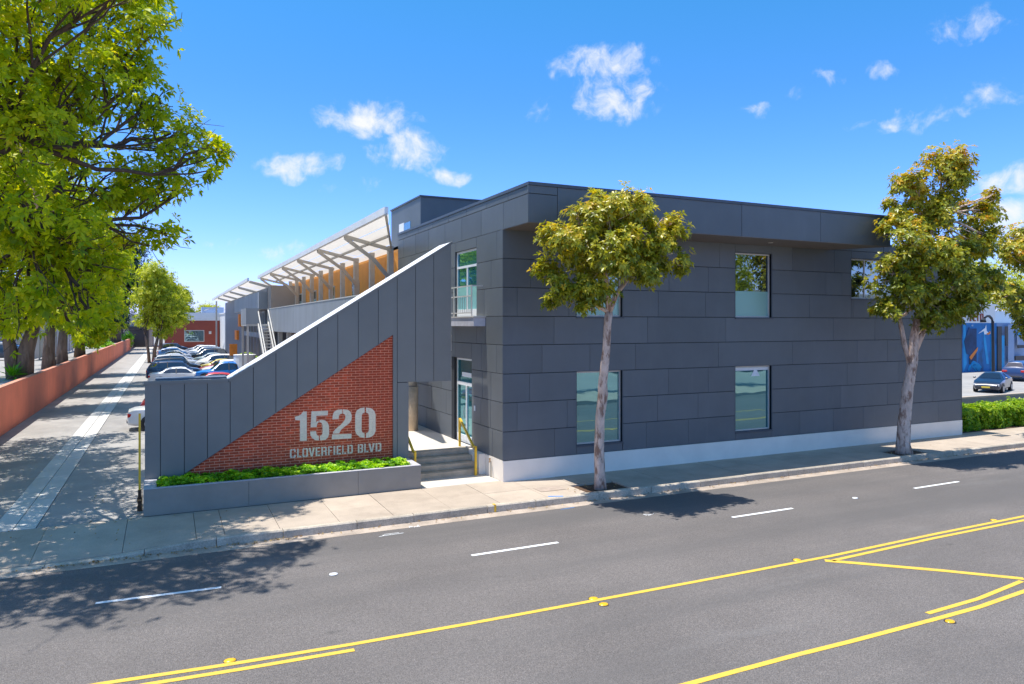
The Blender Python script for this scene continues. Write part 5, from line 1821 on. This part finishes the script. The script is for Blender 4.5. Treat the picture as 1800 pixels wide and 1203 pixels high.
for (y) in (58.1, 62.2):
    MB().box(5.35, 5.5, y, y + .15, 0, 4.85).build('post', M['palesteel'], wg, center=True)
wt = thing('water_tank', (5.8, 66, 0), 'low round white tank beside the steel stair', 'tank')
MB().tube([(5.9, 66, 0), (5.9, 66, 2.3)], .9, 20).build('tank_body', M['white_wall'], wt, smooth=False)
MB().tube([(5.9, 66, 2.301), (5.9, 66, 2.38)], .93, 20).build('lid', M['white_wall'], wt)
cn = thing('traffic_sign', (5.6, 74, 0), 'small orange and yellow warning board by the wing wall', 'sign')
MB().box(5.5, 5.6, 73.6, 73.66, 0, 2.4).build('post', M['steel'], cn)
MB().box(5.2, 5.9, 73.52, 73.59, 2.0, 3.1).build('board', M['orange'], cn)
yb = thing('bush', (6.3, 70, 0), 'yellow green shrub against the wing beside the tank', 'bush')
P_, D_, Cc = crown_points([(6.5, 70.5, 1.3, .9, .8)], 350, np.random.default_rng(91))
leaf_mesh('foliage', P_, D_, M['leaf_cover'], yb, .22, .06, 5, np.random.default_rng(92), np.full(len(P_), .85))
MB().tube([(6.5, 70.5, 0), (6.5, 70.5, 1.2)], .06, 6).build('stem', M['limb'], yb)

# ------------------------------------------------------------------ right background
lw_ = thing('low_wall', (45, 24, 0), 'low grey concrete wall behind the hedges at right', 'wall')
MB().box(32.46, 75, 23.9, 24.1, 0, 1.08).build('wall_body', M['steel'], lw_)
MB().box(32.46, 75, 23.86, 24.14, 1.081, 1.17).build('coping', M['concrete'], lw_)

mbd = thing('mural_building', (78, 47, 0), 'blue mural painted shop with white upper wall and red lettering', 'building')
MY = 47.0
mx0, mx1 = 70, 79.5


def onM(u, v):
    return onY(u, v, MY)


zc = onM(1720, 568)[1]
ztop = onM(1720, 538)[1]
MB().box(66, mx1, MY, MY + 16, 0, zc).build('blue_wall', M['bluewall'], mbd)
MB().box(66, onM(1749, 540)[0], MY, MY + 16, zc + .001, ztop).build('white_upper_wall', M['white_wall'], mbd)
MB().box(65.9, onM(1749, 540)[0] + .1, MY - .1, MY + 16, ztop + .001, ztop + .2).build('parapet', M['white_coping'], mbd)
MB().box(onM(1749, 540)[0] + .01, 96, MY + 2, MY + 16, zc + .001, zc + 1.3).build('white_upper_wall', M['white_wall'], mbd)
MB().box(mx1 + .01, 96, MY + .4, MY + 16, 0, zc).build('side_wall', M['paleblue'], mbd)
for (u0, u1, v0, v1, m) in ((1752, 1759, 574, 655, 'band'), (1766, 1770, 574, 608, 'band'), (1788, 1800, 583, 590, 'bluelight'), (1788, 1800, 607, 612, 'band'), (1788, 1800, 590, 606, 'paleblue'),
                            (1783, 1800, 626, 664, 'black')):
    a, b = onM(u0, v0), onM(u1, v1)
    MB().box(a[0], b[0], MY - .12 if m != 'paleblue' else MY - .08, MY - .01, max(b[1], .03), a[1]).build('window' if m != 'band' else 'pilaster', M[m], mbd)
for (v) in (634, 642, 652):
    a, b = onM(1786, v), onM(1800, v + 3)
    MB().box(a[0], b[0], MY - .15, MY - .121, b[1], a[1]).build('shelf_rail', M['paleblue'], mbd)


def mural(pts, m, name, d=.03):
    MB().prism([onM(u, v) for (u, v) in pts], MY - d, MY - d + .012, 'Y').build(name, m, mbd)


mural([(1733, 571), (1734, 582), (1738, 586), (1739, 582), (1741, 586), (1737, 588), (1730, 588), (1729, 582), (1719, 587), (1727, 580), (1731, 577)], M['white_coping'], 'painted_bird', .03)
mural([(1733, 587), (1737, 585), (1740, 582), (1740, 587), (1736, 589)], M['orange'], 'painted_wing', .05)
for (u0, u1, v0, v1, m) in ((1703, 1716, 578, 640, 'band2'), (1741, 1744, 571, 655, 'bluelight'), (1760, 1765, 590, 650, 'bluelight'), (1772, 1782, 571, 640, 'paleblue')):
    a, b = onM(u0, v0), onM(u1, v1)
    MB().box(a[0], b[0], MY - .045, MY - .012, b[1], a[1]).build('painted_panel', M['deepblue'] if m == 'band2' else M[m], mbd)
mural([(1694, 600), (1703, 575), (1712, 600), (1706, 625), (1698, 622)], M['deepblue'], 'painted_shape', .055)
mural([(1703, 628), (1718, 610), (1717, 617), (1706, 633)], M['orange'], 'painted_stroke', .065)
mural([(1707, 571), (1710, 571), (1710, 574), (1707, 574)], M['paleblue'], 'painted_dot', .05)
rgm = random.Random(2)
tb = MB()
for k in range(6):
    u0, v0 = 1698 + rgm.uniform(0, 8), 650 + rgm.uniform(0, 10)
    pts = []
    for j in range(7):
        a = j / 6 * math.pi
        u_, v_ = 1712 + 10 * math.cos(a + k * .4) * (1 - k * .1) + k * 2, 652 - 13 * math.sin(a) * (1 - k * .1) - (k % 3) * 3
        q_ = onM(u_, v_)
        pts.append((q_[0], MY - .02, q_[1]))
    tb.tube(pts, .10, 4)
tb.build('painted_swirl', M['bluelight'], mbd)
mural([(1693, 570), (1697, 570), (1699, 640), (1693, 655)], M['bluelight'], 'painted_stripe', .02)
mural([(1728, 575), (1733, 600), (1738, 640), (1734, 640), (1729, 600)], M['bluelight'], 'painted_stripe', .02)
# red lettering: reads as 1ETB in worn red strokes
SG = {'1': [[(0, .55), (.45, 1), (.8, 1), (.8, 0), (.45, 0), (.45, .7), (.2, .5)]],
      'E': ST['E'], 'T': [[(0, .8), (1, .8), (1, 1), (0, 1)], [(.35, 0), (.65, 0), (.65, .78), (.35, .78)]], 'D': ST['D']}
for ch, u0, u1 in (('1', 1701, 1708), ('E', 1710, 1714.5), ('T', 1716, 1720.5), ('D', 1722.5, 1728)):
    a, b = onM(u0, 565), onM(u1, 551.5)
    m_ = MB()
    for s in SG[ch]:
        m_.prism([(a[0] + p[0] * (b[0] - a[0]), a[1] + p[1] * (b[1] - a[1])) for p in s], MY - .07, MY - .012, 'Y')
    m_.build('sign_letter', M['redbrick_far'], mbd)

lp = thing('street_lamp', (*onZ(1746, 700, 0), 0), 'black curved neck lamp post in front of the blue mural', 'street lamp')
LPY = 44.0
pt = lambda u, v: (onY(u, v, LPY)[0], LPY, onY(u, v, LPY)[1])
MB().tube([(pt(1746, 600)[0], LPY, 0), pt(1745, 566), pt(1743, 560), pt(1739, 556), pt(1735, 556), pt(1731, 559)], [.16, .13, .12, .12, .11, .10], 8).build('pole', M['black'], lp)
q = pt(1730, 560)
MB().tube([q, (q[0] - .15, q[1], q[2] - .25), (q[0] - .15, q[1], q[2] - .4)], [.12, .28, .30], 10).build('lamp_shade', M['black'], lp)

# ------------------------------------------------------------------ cars
def car_proto(kind):
    t = bpy.data.objects.new('parked_car' if kind != 'pickup' else 'pickup_truck', None)
    COL.objects.link(t)
    OFF[t.name] = (0, 0, 0)
    if kind == 'sedan':
        S = [(-2.32, .42, .62, .62, .70), (-2.28, .30, .88, .88, .80), (-2.0, .24, .98, 1.0, .86), (-1.55, .22, .98, 1.04, .89), (-.95, .22, .97, 1.34, .91), (-.5, .22, .96, 1.43, .91), (.1, .22, .95, 1.45, .91), (.45, .22, .94, 1.40, .91),
             (1.2, .22, .92, .99, .90), (1.7, .22, .86, .88, .88), (2.1, .24, .74, .76, .82), (2.3, .30, .62, .63, .70), (2.36, .40, .52, .52, .60)]
        g = (4, 7); rear, frnt = (3, 4), (7, 8); wb = (-1.40, 1.42); wr = .33
    elif kind == 'hatch':
        S = [(-2.0, .42, .62, .62, .72), (-1.97, .30, .90, .92, .82), (-1.85, .24, 1.0, 1.10, .86), (-1.45, .22, 1.0, 1.42, .88), (-.9, .22, .99, 1.50, .89), (-.3, .22, .98, 1.53, .89), (.2, .22, .96, 1.51, .89), (.5, .22, .95, 1.45, .89),
             (1.25, .22, .94, 1.02, .88), (1.65, .22, .88, .90, .86), (1.9, .26, .76, .78, .80), (2.05, .32, .62, .62, .70), (2.08, .42, .5, .5, .6)]
        g = (3, 7); rear, frnt = (2, 3), (7, 8); wb = (-1.25, 1.28); wr = .32
    elif kind == 'suv':
        S = [(-2.35, .45, .70, .70, .78), (-2.32, .34, 1.05, 1.08, .86), (-2.2, .28, 1.10, 1.25, .92), (-1.9, .26, 1.10, 1.66, .94), (-1.2, .26, 1.10, 1.74, .95), (-.4, .26, 1.08, 1.76, .95), (.3, .26, 1.07, 1.73, .95), (.55, .26, 1.06, 1.68, .95),
             (1.2, .26, 1.05, 1.16, .94), (1.75, .26, 1.0, 1.06, .93), (2.1, .28, .92, .95, .88), (2.3, .34, .75, .76, .80), (2.36, .45, .6, .6, .7)]
        g = (3, 7); rear, frnt = (2, 3), (7, 8); wb = (-1.42, 1.45); wr = .38
    else:
        S = [(-2.75, .55, .75, .75, .85), (-2.72, .45, 1.10, 1.10, .93), (-2.0, .40, 1.10, 1.10, .95), (-.95, .38, 1.10, 1.11, .95), (-.82, .38, 1.10, 1.70, .95), (-.5, .38, 1.10, 1.80, .95), (.1, .38, 1.08, 1.82, .95), (.5, .38, 1.07, 1.76, .95),
             (1.25, .38, 1.06, 1.16, .95), (1.9, .38, 1.02, 1.08, .94), (2.4, .40, .95, .97, .90), (2.6, .45, .8, .8, .82), (2.66, .5, .65, .65, .72)]
        g = (4, 7); rear, frnt = (3, 4), (7, 8); wb = (-1.75, 1.75); wr = .42
    rings, vs, fs = [], [], []

    def section(x, zb, belt, topz, w):
        rw_ = w * (1 - .42 * min(max((topz - belt) / .5, 0), 1))
        tz = topz
        return [(x, 0, zb), (x, w * .85, zb), (x, w * .98, zb + .12), (x, w, (zb + belt) / 2 + .05), (x, w * .965, belt), (x, rw_ * (1.0) + (.0), max(belt + .001, tz - .06)), (x, rw_ * .86, tz - .01), (x, 0, tz + .012)]
    secs = [section(*s) for s in S]
    m_ = MB()
    for sgn in (1, -1):
        vs = [(p[0], p[1] * sgn, p[2]) for s in secs for p in s]
        n = 8
        fs = []
        for i in range(len(secs) - 1):
            for k in range(n - 1):
                fs.append((i * n + k, (i + 1) * n + k, (i + 1) * n + k + 1, i * n + k + 1))
        fs.append(tuple(range(n)))
        fs.append(tuple((len(secs) - 1) * n + k for k in range(n)))
        m_.add(vs, fs)
    bm = bmesh.new()
    me = bpy.data.meshes.new('body')
    me.from_pydata(m_.v, [], m_.f)
    bm.from_mesh(me)
    bmesh.ops.remove_doubles(bm, verts=bm.verts, dist=.0005)
    bmesh.ops.recalc_face_normals(bm, faces=bm.faces)
    bm.to_mesh(me)
    bm.free()
    me.materials.append(M['paint'])
    me.polygons.foreach_set('use_smooth', [True] * len(me.polygons))
    bo = bpy.data.objects.new('body', me)
    COL.objects.link(bo)
    bo.parent = t
    smooth_angle(bo, 32)
    OFF[bo.name] = (0, 0, 0)
    # windows
    for sgn in (1, -1):
        m_ = MB()
        ids = list(range(g[0], g[1] + 1))
        lo = [Vector(secs[i][4]) for i in ids]
        hi = [Vector(secs[i][5]) for i in ids]
        a, b = Vector(secs[frnt[1]][4]), Vector(secs[rear[0]][4])
        lo2 = [lo[0].lerp(b, .55)] + lo + [lo[-1].lerp(a, .75)]
        hi2 = [hi[0].lerp(b, .10)] + hi + [hi[-1].lerp(a, .10)]
        k = len(lo2)
        V_ = []
        for p, q_ in zip(lo2, hi2):
            pa_, pb_ = p.lerp(q_, .08), p.lerp(q_, .90)
            for r_ in (pa_, pb_):
                V_.append((r_.x, (r_.y + .012) * sgn, r_.z + .004))
        m_.add(V_, [(2 * i, 2 * i + 2, 2 * i + 3, 2 * i + 1) for i in range(k - 1)])
        m_.build('side_window', M['carglass'], t)
        xm = (S[g[0]][0] + S[g[1]][0]) / 2
        c_, d_ = secs[g[0] + 1][4], secs[g[0] + 1][5]
        MB().bar((xm, (c_[1] + .018) * sgn, c_[2]), (xm, (d_[1] + .020) * sgn, d_[2]), .07, .03).build('door_pillar', M['plastic'], t)
    for nm, (i, j) in (('windscreen', frnt), ('rear_window', rear)):
        A, B = secs[i], secs[j]
        if nm == 'rear_window': A, B = B, A
        # A upper, B lower
        a1, b1 = Vector(A[6]), Vector(B[6])
        a1 = Vector((A[6][0], A[6][1] * .96, A[6][2] + .012)); b1 = Vector((B[6][0], B[6][1] * .98, B[6][2] + .02))
        ac = Vector((A[7][0], 0, A[7][2] + .012)); bc = Vector((B[7][0], 0, B[7][2] + .012))
        a1, b1_ = a1.lerp(b1, .10), a1.lerp(b1, .92)
        ac, bc_ = ac.lerp(bc, .10), ac.lerp(bc, .92)
        V_ = [(a1.x, -a1.y, a1.z), tuple(ac), tuple(a1), (b1_.x, -b1_.y, b1_.z), tuple(bc_), tuple(b1_)]
        MB().add(V_, [(0, 1, 4, 3), (1, 2, 5, 4)]).build(nm, M['carglass'], t)
    for x in wb:
        for sgn in (1, -1):
            w = S[5][4]
            y0_, y1_ = (w - .20) * sgn, (w + .012) * sgn
            tz_ = MB().tube([(x, y0_, wr), (x, y1_ - .03 * sgn, wr), (x, y1_, wr)], [wr, wr, wr * .92], 18).build('wheel', M['tyre'], t)
            MB().tube([(x, y1_, wr), (x, y1_ + .008 * sgn, wr)], wr * .64, 14).build('rim', M['rim'], tz_)
            MB().tube([(x, (w - .02) * sgn, wr + .02), (x, (w + .006) * sgn, wr + .02)], wr * 1.16, 18).build('wheel_arch', M['plastic'], t)
    xf, xr_ = S[-3][0], S[0][0]
    for sgn in (1, -1):
        s_ = S[-3]
        MB().bbox(xf - .08, xf + .14, sgn * .42 if sgn > 0 else -s_[4] * .97, s_[4] * .97 if sgn > 0 else -.42, s_[2] - .22, s_[2] - .06, .03).build('headlight', M['clear_lens'], t)
        s_ = S[1]
        MB().bbox(S[1][0] - .03, S[1][0] + .22, sgn * .48 if sgn > 0 else -(s_[4] + .015), (s_[4] + .015) if sgn > 0 else -.48, s_[2] - .24, s_[2] - .05, .03).build('tail_light', M['red_lens'], t)
        mz = S[8][2] + .08
        mo = MB().bbox(S[8][0] - .32, S[8][0] - .18, sgn * .92 if sgn > 0 else -1.08, 1.08 if sgn > 0 else -.92, mz, mz + .13, .03).build('mirror', M['paint'], t)
    MB().bbox(S[-1][0] - .06, S[-1][0] + .03, -.55, .55, .40, .52, .02).build('grille', M['plastic'], t)
    MB().box(S[-1][0] + .031, S[-1][0] + .045, -.26, .26, .40, .51).build('number_plate', M['plate'], t)
    MB().bbox(S[0][0] - .03, S[0][0] + .05, -.6, .6, .36, .5, .02).build('bumper_trim', M['plastic'], t)
    if kind == 'pickup':
        MB().box(-2.6, -.98, -.78, .78, 1.06, 1.125).build('bed_cover', M['plastic'], t)
    return t


protos = {k: car_proto(k) for k in ('sedan', 'hatch', 'suv', 'pickup')}
used = set()


def place_car(kind, x, y, z, rz, color, label, cat, group):
    p = protos[kind]
    if kind not in used:
        used.add(kind)
        p.location = (x, y, z)
        p.rotation_euler = (0, 0, rz)
        for c in p.children:
            if c.name.startswith(('body', 'mirror')): c.color = (*color, 1)
        tag(p, label, cat, group)
        return p
    c = copy_thing(p, (x, y, z), rz, label, group, (*color, 1))
    c['category'] = cat
    return c


WHT, BLK, SIL, NVY, BLU, RED, GRY, YEL, DRD = (.78, .78, .78), (.012, .014, .018), (.45, .47, .50), (.010, .018, .045), (.01, .17, .55), (.50, .01, .01), (.10, .11, .12), (.60, .45, .02), (.22, .02, .02)
G1, G2 = 'cars in the left parking row', 'cars in the right parking row'
left = [('sedan', 38.7, WHT, 'white car whose rear pokes out left of the stair wall'),
        ('hatch', 41.6, DRD, 'dark red car almost hidden behind the stair wall corner'),
        ('sedan', 66, WHT, 'white sedan in side view nearest above the flat wall top'),
        ('suv', 70.5, (.02, .045, .11), 'dark blue estate just behind the white sedan'),
        ('suv', 77.5, BLK, 'black car with a visible pale wheel hub in the left row middle'),
        ('suv', 85.5, SIL, 'silver car with large red tail lamp in the left row'),
        ('sedan', 92, DRD, 'dark red sedan in the left row just beyond the silver one'),
        ('sedan', 98, SIL, 'silver sedan with long curved roof in the left row'),
        ('sedan', 107, WHT, 'white sedan with bright rear lamp toward the far left row'),
        ('hatch', 116, (.05, .16, .36), 'mid blue hatchback near the far end of the left row'),
        ('sedan', 124, WHT, 'white sedan near the two thin tree trunks'),
        ('suv', 136, NVY, 'dark blue van like car in front of the red building window'),
        ('sedan', 148, SIL, 'farthest silver car of the left row')]
for i, (k, y, c, lab) in enumerate(left):
    place_car(k, .55 + (i % 3) * .12, y, 0, rk.uniform(-.03, .03), c, lab, 'car', G1)
right = [('sedan', 57.5, RED, 'red car whose roof shows just above the wall kink'),
         ('pickup', 66, BLU, 'bright blue pickup truck cab above the stair wall kink'),
         ('suv', 71, WHT, 'white car directly behind the blue pickup'),
         ('sedan', 75.5, RED, 'red sedan in the right row between a white and a yellow car'),
         ('sedan', 79.5, YEL, 'yellow roofed car near the sloping wall edge'),
         ('suv', 84.5, WHT, 'white car with long dark side window below the steel stair'),
         ('hatch', 90, WHT, 'white hatchback with windscreen facing left in the right row'),
         ('sedan', 97, (.35, .42, .42), 'pale green grey sedan in the middle of the right row'),
         ('suv', 104, BLK, 'black car in the far half of the right row'),
         ('suv', 112, (.20, .26, .36), 'slate blue car toward the far right row'),
         ('suv', 120, WHT, 'white tall car at the far end beside the wing wall'),
         ('sedan', 134, SIL, 'farthest pale car of the right row')]
for i, (k, y, c, lab) in enumerate(right):
    x_ = 5.6 - (.8 if y > 62 else 0) - (.4 if k == 'pickup' else 0)
    if i == 0: x_ = 3.1
    place_car(k, x_, y, 0, math.pi + rk.uniform(-.04, .04), c, lab, 'car' if k != 'pickup' else 'pickup truck', G2)
# car by the mural
cp_ = onZ(1734, 691, 0)
place_car('sedan', cp_[0] + 1.8, cp_[1] + .6, 0, math.radians(-160), NVY, 'dark navy sedan facing the camera in front of the blue mural', 'car', 'cars in the lot behind the hedges')
cq = onZ(1830, 681, 0)
place_car('suv', cq[0] + 6, cq[1] + 5, 0, math.radians(20), (.03, .06, .16), 'dark blue car partly cut by the right edge behind the low wall', 'car', 'cars in the lot behind the hedges')
# cars on the upper street
q = onZ(0, 634, GZ)
place_car('hatch', q[0] - .6, q[1] + .5, GZ, math.radians(185), (.02, .035, .06), 'dark blue car at the left edge on the upper street', 'car', 'cars on the upper street')
q = onZ(14, 629, GZ)
place_car('sedan', q[0] - 1.2, q[1] + 3, GZ, math.radians(170), NVY, 'navy car with red tail lamp behind the first on the upper street', 'car', 'cars on the upper street')

# ------------------------------------------------------------------ across the street (seen mirrored in the windows)
OT = 'trees across the street mirrored in the windows'
for (x, y, s, lab) in ((27, -5, 81, 'green tree across the street mirrored in the upper window behind the first street tree'), (41.5, -5, 82, 'green tree across the street mirrored in the upper middle window'),
                       (55, -7, 83, 'green tree across the street mirrored in the upper right window')):
    make_tree('broadleaf_tree', (x, y, 0), [[(x, y, 0, .3), (x, y, 3, .25), (x, y, 5, .2)]], [(x, y, 7.5, 2.4, 2.0), (x + 2, y, 8.5, 2.2, 2), (x - 2, y + .5, 8.2, 2.2, 2), (x, y, 10.5, 2.4, 2), (x + .5, y + 1, 6.3, 1.8, 1.2)],
              2200, .3, .07, 6, M['leaf_mid'], M['bark'], s, lab, OT, clumps=9, twigs=.5)
ob = building('white_building', 44, 90, -32, -20, 0, 8.5, M['white_wall'], 'white building across the street mirrored in the upper right window', [])
